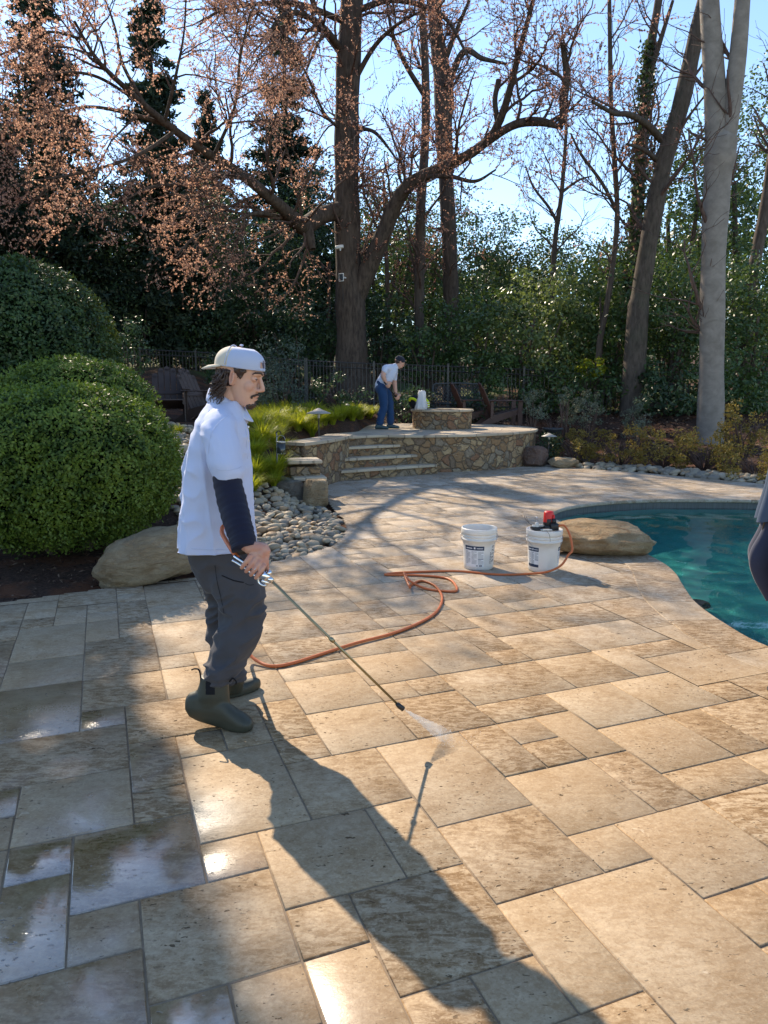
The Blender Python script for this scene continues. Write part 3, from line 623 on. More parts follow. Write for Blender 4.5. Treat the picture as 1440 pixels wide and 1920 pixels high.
M_L['lite'] = mat_leaf('privet_leaf', (.05, .085, .03), (.17, .225, .085), .36, .38, .5, (.26, .32, .06))
M_L['con'] = mat_leaf('conifer_spray', (.012, .025, .015), (.042, .070, .036), .6, .12, .3)
M_L['jun'] = mat_leaf('juniper_spray', (.05, .075, .06), (.13, .165, .125), .7, .15, .2)
M_L['grey'] = mat_leaf('grey_green_leaf', (.06, .08, .055), (.19, .21, .14), .6, .2, .3)
M_L['abelia'] = mat_leaf('bronze_leaf', (.10, .08, .02), (.36, .27, .06), .5, .38, .3, (.42, .28, .05))
M_L['grass'] = mat_leaf('grass_blade', (.12, .18, .016), (.44, .46, .035), .45, .55, .4, (.62, .62, .03))
M_L['bud'] = mat_leaf('maple_blossom', (.26, .075, .05), (.86, .56, .40), .8, .5, .1, (.92, .56, .38))
M_L['ivy'] = mat_leaf('ivy_leaf', (.016, .034, .012), (.06, .09, .02), .4, .3)
M_BK = {'maple': mat_bark('maple_bark', (.035, .026, .021), (.125, .095, .075)), 'beech': mat_bark('beech_bark', (.185, .16, .135), (.30, .265, .23), (4, 4, 5), .15, None, 1.0),
        'lean': mat_bark('grey_bark', (.045, .036, .028), (.125, .10, .08), (14, 14, 4), .5, (.06, .065, .04)), 'thin': mat_bark('thin_bark', (.05, .038, .03), (.13, .10, .08)),
        'twig': mat_bark('twig_bark', (.07, .045, .035), (.15, .10, .085)), 'dark': mat_bark('dark_bark', (.018, .013, .01), (.06, .045, .036))}
def poly_px(pts, w, K=26):
    """limb polyline from (pixel x, pixel y, distance) and pixel widths -> points, radii"""
    P = np.array([at(*p) for p in pts]); r = np.array([a * p[2] / FPX / 2 for a, p in zip(w, pts)]); n = max(2, int(math.ceil(K / (len(P) - 1))))
    S = spline(np.column_stack([P, r]), n); t = np.linspace(0, len(S) - 1, K); i = np.arange(len(S)); S = np.stack([np.interp(t, i, S[:, k]) for k in range(4)], 1); return S[:, :3], np.maximum(S[:, 3], .004)
def grow(P, Rr, n, rs, ln=(1, 2), t0=.25, K=7, rr=.55, rmax=.5, spread=.9, up=.15, wig=.22, droop=0.0, lenpow=.0, taper=.3, wt=None):
    N, K0, _ = P.shape; L = np.linalg.norm(np.diff(P, axis=1), axis=-1).sum(1); w = L if wt is None else L * wt; w = w / w.sum()
    i = rs.choice(N, n, p=w); t = (t0 + (1 - t0) * rs.rand(n)) * (K0 - 1.001); k = t.astype(int); f = (t - k)[:, None]
    p = P[i, k] * (1 - f) + P[i, k + 1] * f; r = Rr[i, k] * (1 - f[:, 0]) + Rr[i, k + 1] * f[:, 0]; tg = unit(P[i, k + 1] - P[i, k])
    rd = unit(rs.randn(n, 3)); rd = unit(rd - tg * (rd * tg).sum(-1, keepdims=True)); d = unit(tg * (.55 + .3 * rs.rand(n, 1)) + rd * spread + np.array((0, 0, up)))
    ll = (ln[0] + (ln[1] - ln[0]) * rs.rand(n)) * (1 - .45 * t / K0); r0 = np.minimum(r * rr, rmax * np.ones(n)); Q = np.zeros((n, K, 3)); Q[:, 0] = p; st = (ll / (K - 1))[:, None]
    for a in range(1, K):
        Q[:, a] = Q[:, a - 1] + d * st; d = unit(d + wig * rs.randn(n, 3) + np.array((0, 0, up * .25 - droop)))
    q = np.linspace(1, taper, K); return Q, r0[:, None] * q
def tubes_mesh(name, batches, mat, parent):
    V = []; F = []; b = 0
    for P, Rr, n in batches: v, f = tube_arrays(P, Rr, n); V.append(v); F.append(f + b); b += len(v)
    return big(name, np.concatenate(V), np.concatenate(F), mat, parent, smooth=True)
def along(P, n, rs, t0=.2):
    N, K, _ = P.shape; i = rs.randint(0, N, n); t = (t0 + (1 - t0) * rs.rand(n)) * (K - 1.001); k = t.astype(int); f = (t - k)[:, None]; return P[i, k] * (1 - f) + P[i, k + 1] * f

# ------------------------------------------------------------------ the blossoming maple
def maple():
    rs = np.random.RandomState(7); root = thing('maple_tree', 'large dark maple with pink buds standing behind the fence in the middle', 'tree', tuple(np.array(at(661, 690, 24)) * (1, 1, 0) + (0, 0, T(-1, 24))))
    off = np.array(root.location)
    tk = poly_px([(664, 720, 24), (661, 690, 24), (658, 600, 24), (652, 450, 24), (650, 300, 24), (652, 150, 24), (660, 0, 24), (668, -150, 24.2), (680, -300, 24.5)], [76, 62, 54, 46, 43, 42, 38, 30, 18], 40)
    left = [poly_px([(648, 392, 24), (600, 405, 23.4), (570, 425, 22.8), (552, 412, 22), (520, 382, 21), (450, 325, 19.8), (370, 275, 18.6), (290, 215, 17.4), (230, 160, 16.4), (180, 110, 15.6), (140, 40, 15)], [38, 36, 37, 30, 24, 20, 17, 14, 11, 8, 5]),
            poly_px([(575, 424, 22.8), (580, 445, 22.7), (586, 468, 22.6)], [26, 24, 15]),
            poly_px([(460, 332, 19.8), (400, 330, 19), (340, 345, 18.2), (280, 352, 17.5), (235, 375, 17)], [13, 10, 8, 6, 3]),
            poly_px([(545, 412, 22), (480, 400, 20.6), (420, 425, 19.6), (370, 440, 18.8), (330, 480, 18.2)], [10, 8, 6, 5, 3]),
            poly_px([(330, 240, 18), (250, 215, 17.2), (170, 200, 16.4), (100, 210, 15.8), (30, 190, 15.2)], [10, 8, 6, 5, 3]),
            poly_px([(270, 195, 17), (230, 120, 16.6), (215, 50, 16.2), (190, -20, 16)], [9, 7, 5, 3]),
            poly_px([(640, 98, 24), (615, 62, 23), (590, 40, 22.4), (555, 24, 21.6), (522, 36, 21), (500, 75, 20.6)], [17, 15, 13, 11, 8, 4]),
            poly_px([(645, 40, 24), (560, 8, 22.6), (480, 8, 21.4), (410, 22, 20.4), (370, 50, 19.6)], [13, 11, 8, 6, 3]),
            poly_px([(648, 250, 24), (610, 215, 23.4), (580, 150, 22.8), (560, 110, 22.2)], [8, 6, 5, 3]),
            poly_px([(330, 245, 18), (260, 290, 17), (170, 320, 16.2), (90, 335, 15.6), (10, 350, 15)], [8, 7, 5, 4, 3]), poly_px([(310, 225, 17.6), (330, 140, 17), (345, 60, 16.6), (350, -40, 16.2)], [8, 6, 4, 3]),
            poly_px([(160, 75, 15.3), (90, 60, 14.8), (30, 90, 14.4), (-40, 120, 14)], [6, 5, 4, 2]), poly_px([(400, 295, 19), (440, 200, 18.4), (450, 110, 18), (470, 20, 17.6)], [8, 6, 5, 3]), poly_px([(260, 190, 17), (170, 140, 16), (80, 150, 15.2), (0, 240, 14.6)], [7, 6, 4, 3]),
            poly_px([(650, -60, 24), (560, -140, 22), (430, -190, 20), (280, -200, 18)], [20, 15, 10, 5])]
    right = [poly_px([(668, 560, 24), (690, 505, 23.8), (718, 440, 23.6), (740, 385, 23.4), (768, 345, 23), (820, 318, 22.6), (880, 290, 22), (925, 250, 21.6), (950, 190, 21), (975, 90, 20.5), (1000, 0, 20), (1015, -80, 19.6)], [34, 34, 31, 28, 24, 19, 17, 15, 13, 10, 8, 5]),
             poly_px([(900, 275, 21.8), (960, 236, 21.2), (1010, 228, 20.8), (1055, 240, 20.5)], [15, 14, 15, 6]),
             poly_px([(935, 240, 21.5), (928, 190, 21.4), (935, 150, 21.4)], [11, 9, 10]),
             poly_px([(1050, 242, 20.5), (1062, 150, 20.2), (1055, 80, 20)], [10, 12, 9]),
             poly_px([(790, 332, 22.8), (840, 330, 22.2), (890, 340, 21.6), (930, 318, 21.2)], [9, 8, 6, 3]),
             poly_px([(660, 160, 24), (700, 90, 23.6), (740, 50, 23), (790, 20, 22.4)], [10, 8, 6, 3]),
             poly_px([(672, 240, 24), (705, 250, 23.4), (745, 300, 22.8)], [7, 6, 3]),
             poly_px([(668, 20, 24), (740, 0, 23.4), (830, 30, 22.8), (880, 110, 22.2)], [11, 9, 7, 4]),
             poly_px([(665, -60, 24), (760, -150, 23), (900, -220, 22), (1050, -240, 21)], [18, 14, 9, 4])]
    def pack(l): return np.stack([a for a, _ in l]), np.stack([b for _, b in l])
    PL, RL = pack(left); PR, RR_ = pack(right); PT, RT = tk[0][None], tk[1][None]
    l1, r1 = grow(PL, RL, 170, rs, (1.2, 3.6), .18, 8, .5, .05, .95, .12, .2, .02); l2, q2 = grow(np.concatenate([l1]), r1, 1000, rs, (.6, 2.1), .15, 7, .6, .02, .95, .05, .22, .035)
    l3, q3 = grow(l2, q2, 5200, rs, (.25, .9), .15, 5, .7, .009, .9, .1, .2, .03)
    a1, b1 = grow(PR, RR_, 60, rs, (1.2, 3.4), .15, 8, .5, .05, .95, .25, .2, 0); a2, b2 = grow(a1, b1, 460, rs, (.6, 1.9), .15, 7, .6, .02, .95, .15, .22, 0); a3, b3 = grow(a2, b2, 2600, rs, (.25, .9), .15, 5, .7, .009, .9, .2, .2, 0)
    t1, u1 = grow(PT[:, 8:], RT[:, 8:], 26, rs, (1, 3.6), .1, 8, .35, .05, 1.0, .1, .2, 0); t2, u2 = grow(t1, u1, 200, rs, (.5, 1.6), .15, 6, .6, .018, .95, .1, .2, 0)
    g = T(tk[0][0, 0], tk[0][0, 1]); tk[0][0, 2] = g - .3; tk[0][1, 2] = g + .05; tk[0][2, 2] = max(tk[0][2, 2], g + .4)
    MB().tube(tk[0] - off, tk[1] * (1 + .05 * np.sin(np.arange(len(tk[1])) * 1.3)), 20).build('trunk', M_BK['maple'], root, True)
    tubes_mesh('limbs', [(PL - off, RL * .85, 10), (PR - off, RR_, 10)], M_BK['maple'], root)
    tubes_mesh('branches', [(l1 - off, r1, 6), (a1 - off, b1, 6), (t1 - off, u1, 6), (l2 - off, q2, 4), (a2 - off, b2, 4), (t2 - off, u2, 4), (l3 - off, np.maximum(q3, .003), 3), (a3 - off, np.maximum(b3, .0035), 3)], M_BK['twig'], root)
    lc = LC()
    for src, n, base, sz in ((l3, 36000, .62, .034), (l2, 9000, .55, .034), (a3, 17000, .28, .036), (a2, 4000, .24, .036), (t2, 3000, .35, .038)):
        c = along(src, n, rs, .1) - off; tn = np.clip(base + .25 * rs.randn(n), 0, 1)
        for k in range(2): lc.add(*leaf_quads(c + rs.randn(n, 3) * .012, sz * 1.15, sz, rs), tn)
    # fallen cluster of blossom low on the trunk fork
    lc.build('blossom', M_L['bud'], root)
maple()
def deciduous(name, label, limbs, bark, n1=14, n2=90, n3=300, seed=1, up=.25, buds=0, ivy=0, group=None, sides=12, l1=(1, 3)):
    rs = np.random.RandomState(seed); b = limbs[0][0][0]; loc = np.array((b[0], b[1], min(b[2], T(b[0], b[1])))); root = thing(name, label, 'tree', tuple(loc), 0, group); off = np.array(root.location)
    mb = MB()
    for P, r in limbs[:1]:
        g = T(P[0, 0], P[0, 1]); e = np.vstack([(P[0, 0] - .02, P[0, 1], min(g, P[0, 2]) - .25), (P[0, 0], P[0, 1], min(g, P[0, 2]) + .12)]); P = np.vstack([e, P[1:]]); r = np.concatenate([[r[0] * 1.35, r[0] * 1.12], r[1:]])
        mb.tube(P - off, r * (1 + .04 * np.sin(np.arange(len(r)) * 1.7 + seed)), sides)
    mb.build('trunk', M_BK[bark], root, True)
    P = np.stack([l[0] for l in limbs]); r = np.stack([l[1] for l in limbs])
    if len(limbs) > 1: tubes_mesh('limbs', [(P[1:] - off, r[1:], 10)], M_BK[bark], root)
    if n1:
        h = P.shape[1] // 2 if len(limbs) == 1 else 0
        p1, q1 = grow(P[:, h:], r[:, h:], n1, rs, l1, .1, 8, .4, .05, .9, up, .18); p2, q2 = grow(p1, q1, n2, rs, (.6, 1.9), .15, 6, .6, .02, .9, up * .7, .2); p3, q3 = grow(p2, q2, n3, rs, (.3, 1.0), .15, 5, .7, .008, .85, up * .7, .18)
        tubes_mesh('branches', [(p1 - off, q1, 6), (p2 - off, np.maximum(q2, .006), 4), (p3 - off, np.maximum(q3, .0045), 3)], M_BK['twig'], root)
        if buds:
            lc = LC(); c = along(p3, buds, rs, .2) - off
            for k in range(2): lc.add(*leaf_quads(c + rs.randn(buds, 3) * .01, .05, .045, rs), np.clip(.15 + .2 * rs.randn(buds), 0, 1))
            lc.build('buds', M_L['bud'], root)
    if ivy:
        P0, r0 = limbs[0]; k = int(len(P0) * .72); i = rs.randint(0, k, ivy); e = unit(rs.randn(ivy, 3) * (1, 1, .3)); lc = LC(); w = (r0[i] * .95 + .16 * rs.rand(ivy) ** 2 * (1 + noise3(P0[i], 1.5, seed)))[:, None]
        lc.add(*leaf_quads(P0[i] + e * w + rs.randn(ivy, 3) * (.04, .04, .12) - off, .12, .10, rs, e, .8), rs.rand(ivy)); lc.build('ivy', M_L['ivy'], root)
    return root
deciduous('beech_tree', 'tall pale smooth barked beech with forked trunk in front of the fence on the right', [poly_px([(1330, 850, 16.5), (1331, 825, 16.5), (1334, 700, 16.5), (1337, 500, 16.5), (1345, 340, 16.6), (1351, 285, 16.6), (1355, 255, 16.6), (1356, 232, 16.6)], [62, 50, 44, 42, 46, 53, 44, 18]),
    poly_px([(1345, 330, 16.6), (1342, 200, 16.6), (1336, 100, 16.6), (1330, 0, 16.6), (1328, -120, 16.6), (1320, -260, 16.6)], [39, 37, 34, 31, 26, 18]), poly_px([(1352, 325, 16.55), (1371, 200, 16.5), (1384, 100, 16.4), (1392, 0, 16.3), (1402, -120, 16.2), (1430, -240, 16)], [34, 31, 28, 25, 21, 14])],
    'beech', 12, 60, 160, 3, .35, sides=20)
deciduous('leaning_tree', 'dark grey trunk leaning right between the ivy covered tree and the beech', [poly_px([(1195, 580, 20), (1203, 540, 20), (1222, 420, 20), (1246, 300, 20), (1276, 200, 19.9), (1300, 90, 19.8), (1325, -20, 19.6), (1345, -140, 19.4)], [38, 33, 32, 31, 30, 27, 24, 19]),
    poly_px([(1240, 262, 20), (1215, 235, 19.6), (1180, 215, 19.2), (1150, 212, 18.8), (1110, 190, 18.4)], [13, 12, 10, 8, 5]), poly_px([(1232, 300, 20), (1205, 280, 19.7), (1175, 270, 19.4)], [9, 7, 4])], 'lean', 14, 70, 220, 5, .3, 500)
deciduous('ivy_covered_tree', 'slim tree trunk wrapped in dark ivy left of the leaning trunk', [poly_px([(1186, 520, 23), (1190, 440, 23), (1200, 320, 23), (1208, 200, 23), (1218, 100, 23), (1235, 0, 23), (1250, -120, 23)], [24, 22, 20, 17, 16, 13, 9]), poly_px([(1215, 150, 23), (1240, 70, 22.6), (1262, 0, 22.2)], [10, 8, 5])], 'thin', 14, 80, 260, 8, .35, 600, 2600)
deciduous('thin_tree', 'thin straight bare tree standing left of the ivy covered tree', [poly_px([(1120, 660, 21), (1140, 560, 21), (1157, 420, 21), (1152, 300, 21), (1146, 200, 21), (1144, 100, 21), (1142, -40, 21)], [11, 10, 9, 9, 8, 8, 6]), poly_px([(1158, 400, 21), (1130, 345, 20.8), (1090, 290, 20.6), (1070, 250, 20.4)], [7, 6, 5, 3])], 'thin', 16, 100, 320, 11, .35, 1600)
deciduous('thin_tree', 'small bare forked tree against the sky above the middle shrubs', [poly_px([(1036, 520, 30), (1042, 440, 30), (1052, 370, 30), (1058, 300, 30), (1062, 230, 30), (1060, 150, 30)], [10, 9, 8, 7, 5, 3]), poly_px([(1046, 420, 30), (1030, 390, 30), (1000, 350, 30), (985, 310, 30)], [6, 5, 4, 2]), poly_px([(1054, 360, 30), (1085, 338, 30), (1110, 330, 30)], [6, 4, 2])], 'thin', 18, 110, 380, 13, .4)
deciduous('straight_tree', 'straight grey brown trunk right of the maple behind the fence', [poly_px([(786, 660, 26), (786, 600, 26), (787, 480, 26), (790, 370, 26), (798, 250, 26), (797, 120, 26), (790, 0, 26), (786, -120, 26)], [20, 18, 18, 17, 15, 14, 11, 8]), poly_px([(797, 180, 26), (760, 120, 25.5), (735, 60, 25), (725, 0, 24.6)], [10, 8, 6, 3])], 'thin', 22, 130, 480, 17, .3, 2400)
deciduous('burled_tree', 'thick dark trunk with a knobbly burl rising behind the straight grey trunk', [poly_px([(848, 640, 29), (846, 560, 29), (842, 440, 29), (836, 330, 29), (832, 240, 29), (832, 165, 29), (822, 90, 29), (812, 0, 29), (806, -120, 29)], [30, 28, 27, 27, 30, 34, 26, 22, 16]), poly_px([(832, 180, 29), (868, 98, 28.4), (905, 110, 28), (950, 120, 27.6)], [13, 11, 8, 4]), poly_px([(828, 130, 29), (855, 60, 28.6), (880, 0, 28.2)], [11, 8, 5])], 'maple', 20, 120, 420, 19, .3, 2400)
deciduous('thin_tree', 'thin pale sapling just right of the maple trunk', [poly_px([(728, 690, 27), (728, 600, 27), (726, 520, 27), (722, 430, 27), (720, 340, 27)], [11, 9, 8, 6, 4])], 'thin', 8, 30, 80, 23, .3)
deciduous('thin_tree', 'slender leaning stem half hidden behind shrubs at the far right', [poly_px([(1405, 560, 22), (1418, 480, 22), (1436, 380, 22), (1452, 260, 22), (1470, 120, 22)], [22, 20, 18, 15, 12])], 'thin', 8, 40, 120, 29, .3)

# ------------------------------------------------------------------ conifers
def conifer(label, px, Y, top, rad, z0=.4, seed=1, per=20000, gap=.25, H=None, X=None, spray=(.26, .09), core=0):
    rs = np.random.RandomState(seed); x = at(px, 700, Y)[0] if X is None else X; g = T(x, Y); H = (top - g) if H is None else H; root = thing('conifer_tree', label, 'tree', (x, Y, g)); nb = 210
    zb = z0 + (H - z0) * rs.rand(nb) ** 1.15; th = rs.rand(nb) * 6.283; shape = (1 - (zb - z0) / (H - z0 + .2)); ln = rad * (shape ** 1.0) * (.62 + .45 * rs.rand(nb)) + .15; k = rs.rand(nb)
    i = rs.choice(nb, per, p=(ln + .25) / (ln + .25).sum()); t = rs.rand(per) ** .75; ln_ = ln[i] * t
    d = np.stack([np.cos(th[i]), np.sin(th[i])], 1); w = rs.randn(per, 3) * (.06 + .11 * ln[i] * (1 - t * .55))[:, None]
    P = np.column_stack([d * ln_[:, None], zb[i] - .18 * ln_ + .12 * ln_ ** 2 / (rad + .1)]) + w * (1, 1, .8); P[:, 2] = np.minimum(P[:, 2], H)
    lc = LC(); ax = np.column_stack([d * .7, np.full(per, .35)]); lc.add(*leaf_quads(P, *spray, rs, None, 1, ax, .8), np.clip(.45 * k[i] + .5 * rs.rand(per), 0, 1)); lc.build('crown', M_L['con'], root)
    if core: MB().lathe([(rad * core * max(0, 1 - z / H) ** .8 + .02, z) for z in np.linspace(.2, H * .97, 14)], n=18).build('inner_growth', mat_plain('inner_needles', (.006, .010, .006), 1, 0), root, True)
    zt = np.linspace(0, H * .98, 10); MB().tube(np.column_stack([np.zeros(10), np.zeros(10), zt]), .02 + .017 * (H - zt), 8).build('trunk', M_BK['dark'], root, True)
    return root
conifer('tall dark conifer at the left end of the tree line above the rounded bush', 118, 26, 16.2, 2.9, 1.5, 41, 30000)
conifer('tall dark conifer behind the pink blossom left of the pointed one', 312, 27, 15.6, 2.5, 1.0, 43, 30000)
conifer('dark conifer with a pointed tip left of the maple trunk', 545, 33, None, 3.4, 1.2, 45, 40000, H=16.4)
conifer('slim dark conifer between two taller ones behind the blossom', 405, 34, None, 2.3, 1.0, 47, 18000, H=11.5)
conifer('dark conifer filling the left edge of the view behind the rounded bush', -10, 23, 13.5, 2.4, .6, 49, 26000)

# ------------------------------------------------------------------ broadleaf evergreens and shrubs
def shrub(name, label, c, rad, mat, n, cr, per, leaf, seed, hollow=.35, lo=-.85, cat='shrub', group=None, stems=5, bark='thin', spread=.8, tone=(0, 1), asp=.55, ground=None):
    rs = np.random.RandomState(seed); g = T(c[0], c[1]) if ground is None else ground; root = thing(name, label, cat, (c[0], c[1], g), 0, group); cz = c[2] - g
    P, N_, ct = clumps((0, 0, cz), rad, n, cr, per, rs, hollow, lo); ok = P[:, 2] > .02; P, N_, ct = P[ok], N_[ok], ct[ok]; lc = LC()
    lc.add(*leaf_quads(P, leaf, leaf * asp, rs, N_, spread), tone[0] + (tone[1] - tone[0]) * np.clip(.5 * ct + .55 * rs.rand(len(P)), 0, 1)); lc.build('foliage', M_L[mat], root)
    if stems:
        mb = MB(); h = cz
        for k in range(stems):
            a = rs.rand() * 6.28; e = np.array((math.cos(a) * rad[0] * .55, math.sin(a) * rad[1] * .55, h + rad[2] * .3 * rs.rand())); s0 = np.array((math.cos(a), math.sin(a), 0)) * .06 * rad[0]; m_ = (s0 + e) / 2 + rs.randn(3) * .06 * rad[0]
            mb.tube(spline([s0, m_, e], 5), np.linspace(.035, .012, 11) * max(.4, rad[2]), 6)
        mb.build('stems', M_BK[bark], root, True)
    return root
DENS = .85
def px_shrub(name, label, px, py, Y, wpx, hpx, mat, dens=1.0, leaf=.11, seed=1, depth=None, **kw):
    """shrub whose crown is centred on a photograph pixel at distance Y and spans wpx by hpx there"""
    c = at(px, py, Y); k = Y / FPX; rx, rz = wpx * k / 2, hpx * k / 2; ry = depth or min(rx, 2.2); cr = kw.pop('cr', None) or .22 * (rx * ry * rz) ** (1 / 3) + .12
    area = rx * rz + ry * rz + rx * ry; per = 60; n = int(dens * 9.0 * area / (leaf * leaf) / per * DENS); n = max(14, min(n, 520))
    return shrub(name, label, c, (rx, ry, rz), mat, n, cr, per, leaf, seed, **kw)
# the dark wood behind the fence, left to right
W = 'evergreens in the wood behind the fence'
px_shrub('evergreen_tree', 'dark evergreen behind the rounded bush at the left edge', 40, 500, 25, 260, 520, 'dark', 1, .13, 61, cat='tree', group=W)
px_shrub('evergreen_tree', 'dark evergreen under the pink blossom left of centre', 190, 540, 27, 260, 360, 'dark', 1, .13, 62, cat='tree', group=W)
px_shrub('evergreen_tree', 'dark evergreen behind the man under the drooping blossom', 350, 530, 29, 270, 380, 'dark', 1, .13, 63, cat='tree', group=W)
px_shrub('evergreen_tree', 'dark evergreen below the pointed conifer', 490, 540, 28, 250, 330, 'dark', 1, .13, 64, cat='tree', group=W)
px_shrub('evergreen_tree', 'green leafy evergreen close left of the maple trunk', 600, 520, 30, 170, 400, 'dark', 1, .13, 65, cat='tree', group=W, tone=(.2, 1))
px_shrub('evergreen_tree', 'bright green evergreen in the gap right of the maple trunk', 720, 490, 31, 180, 330, 'mid', 1, .13, 66, cat='tree', group=W, tone=(.2, 1))
px_shrub('evergreen_tree', 'mid green evergreen behind the straight grey trunk', 810, 510, 32, 190, 320, 'mid', 1, .13, 67, cat='tree', group=W)
px_shrub('evergreen_tree', 'dark evergreen with ragged top right of the burled trunk', 900, 540, 33, 200, 270, 'dark', 1, .14, 68, cat='tree', group=W)
px_shrub('evergreen_tree', 'rounded olive evergreen on the skyline under the small forked tree', 985, 530, 34, 180, 230, 'mid', 1, .14, 69, cat='tree', group=W, tone=(0, .7))
px_shrub('evergreen_tree', 'low rounded evergreen on the skyline left of the thin tree', 1080, 540, 33, 190, 220, 'mid', 1, .14, 70, cat='tree', group=W, tone=(0, .8))
px_shrub('evergreen_tree', 'green evergreen behind the foot of the leaning trunk', 1180, 560, 30, 170, 220, 'mid', 1, .13, 71, cat='tree', group=W)
px_shrub('evergreen_tree', 'tall glossy evergreen between the leaning trunk and the beech', 1285, 470, 27, 190, 520, 'mid', 1, .13, 72, cat='tree', group=W)
px_shrub('evergreen_tree', 'tall glossy evergreen filling the right edge behind the beech', 1420, 430, 26, 230, 560, 'mid', 1, .13, 73, cat='tree', group=W)
Hh = 'glossy shrubs along the fence'
for q in [('dark shrub behind the fence under the maple', 560, 640, 25, 170, 170, 'dark', 74), ('dark shrub between the maple and the bending man', 700, 630, 25, 150, 180, 'dark', 75), ('dark glossy shrub behind the bending man', 800, 650, 23.5, 150, 170, 'mid', 76),
          ('glossy shrub behind the lattice bench', 900, 640, 23, 170, 190, 'mid', 77), ('pale leaved shrub catching the sun right of the bench', 1010, 620, 22.5, 190, 220, 'lite', 78), ('glossy shrub with a low bright sprig left of the beech', 1130, 600, 22.5, 200, 260, 'mid', 79),
          ('broad glossy shrub close left of the beech trunk', 1240, 640, 21, 190, 290, 'mid', 80), ('broad glossy shrub right of the beech trunk', 1400, 640, 20.5, 190, 330, 'mid', 81), ('low glossy shrub in front of the fence behind the grey plants', 1090, 740, 21.5, 230, 130, 'mid', 82), ('dark shrub behind the fence at the left of the lawn', 400, 620, 27, 260, 150, 'dark', 83),
          ('dark shrub at the end of the left fence', 250, 610, 26, 180, 170, 'dark', 84), ('dark low shrub between fence and beech', 1260, 760, 19.5, 190, 120, 'dark', 85), ('tall glossy shrub under the ivy covered tree', 1170, 560, 24, 180, 190, 'mid', 401), ('tall glossy shrub right of the leaning trunk', 1270, 560, 23.5, 150, 210, 'mid', 402), ('tall glossy shrub at the right edge above the bronze shrubs', 1425, 560, 22.5, 170, 210, 'mid', 403), ('glossy shrub below the thin straight tree', 1080, 650, 23, 160, 150, 'mid', 404), ('glossy shrub beside the right of the beech foot', 1375, 730, 19, 170, 170, 'mid', 405), ('glossy shrub behind the red brown chairs', 960, 715, 21.8, 160, 120, 'mid', 406)]:
    px_shrub('glossy_shrub', q[0], *q[1:7], 1.2, .135 if q[3] > 22 else .125, q[7], group=Hh, asp=.5)
px_shrub('leafy_sprig', 'bright green leafy sprig hanging over the fence', 1108, 690, 20.5, 60, 46, 'grass', .8, .10, 86, stems=2, tone=(0, .45), cr=.12)
px_shrub('juniper_bush', 'grey green feathery juniper behind the standing man', 522, 712, 16.6, 116, 150, 'jun', .9, .085, 87, asp=.3)
px_shrub('loose_shrub', 'loose leafy shrub between rounded bush and brown chair', 248, 655, 13, 70, 130, 'dark', .7, .06, 88, tone=(.3, 1))
px_shrub('low_shrub', 'twiggy dark shrub under the maple in front of the fence', 640, 740, 19.5, 130, 90, 'dark', .30, .08, 89, stems=24, bark='twig', tone=(.1, .9))
px_shrub('low_shrub', 'dark low shrub behind the bending man', 760, 760, 19.6, 120, 70, 'dark', .55, .08, 90, stems=12, bark='twig', tone=(.2, 1))
px_shrub('low_shrub', 'dark low shrub behind the fire pit', 890, 770, 19.2, 130, 60, 'dark', .6, .08, 91, stems=8, bark='twig')
px_shrub('low_shrub', 'dark low shrub left of the juniper beside the chairs', 440, 700, 20, 110, 80, 'dark', .6, .08, 97, stems=8, bark='twig')
Gp = 'grey green plants in the bed'
for k, q in enumerate([('grey green plant right of the brown chair', 1000, 762, 17.2, 52, 74), ('tall grey green plant behind the dark pot', 1062, 762, 17.4, 46, 96), ('grey green plant right of the dark pot', 1106, 770, 17, 54, 76), ('grey green plant in front of the low dark shrub', 1196, 786, 16.6, 60, 84)]):
    px_shrub('grey_plant', q[0], *q[1:], 'grey', .9, .05, 100 + k, group=Gp, asp=.4, bark='twig', stems=9, cr=.13)
Ap = 'low bronze shrubs in the right bed'
for k, q in enumerate([('low bronze shrub nearest the end of the terrace', 1080, 835, 15.4, 110, 62), ('low bronze shrub above the pale stones', 1165, 838, 14.9, 130, 76), ('low bronze shrub left of the beech foot', 1245, 842, 14.5, 130, 84), ('golden arching shrub at the foot of the beech', 1322, 850, 14.0, 130, 110),
                         ('tall golden bronze shrub right of the beech foot', 1390, 805, 14.2, 120, 110), ('low bronze shrub at the right end of the bed', 1420, 868, 12.9, 150, 80)]):
    px_shrub('bronze_shrub', q[0], *q[1:], 'abelia', .55, .05, 110 + k, group=Ap, bark='twig', stems=26, spread=1.2, tone=(0, .9) if k not in (3,) else (.2, 1), cr=.14)
px_shrub('low_shrub', 'small dark green plant by the path light at the terrace end', 1030, 835, 15.6, 50, 56, 'dark', .9, .05, 120, tone=(.4, 1), stems=3)
# far mass of wood that only shows as a dark mass
def far_wood():
    rs = np.random.RandomState(9); lc = LC(); xs = np.linspace(-32, 34, 46)
    for x in xs:
        Y = 40 + rs.rand() * 9; px = 720 + x / Y * FPX; top = np.interp(px, [0, 300, 640, 760, 900, 1000, 1180, 1290, 1440], [330, 360, 420, 430, 470, 495, 500, 330, 240]); zt = at(px, top, Y)[2]; g = T(x, Y); h = max(2.5, zt - g)
        P, N_, ct = clumps((x, Y, g + h * .5), (1.9, 1.6, h * .5), 40, 1.0, 42, rs, .4); lc.add(*leaf_quads(P, .34, .24, rs, N_, .8), .5 * ct + .5 * rs.rand(len(P)))
    tag(lc.build('far_woods', M_L['dark']), 'far dark evergreen woods closing the view behind the garden', 'woods', kind='stuff')
far_wood()
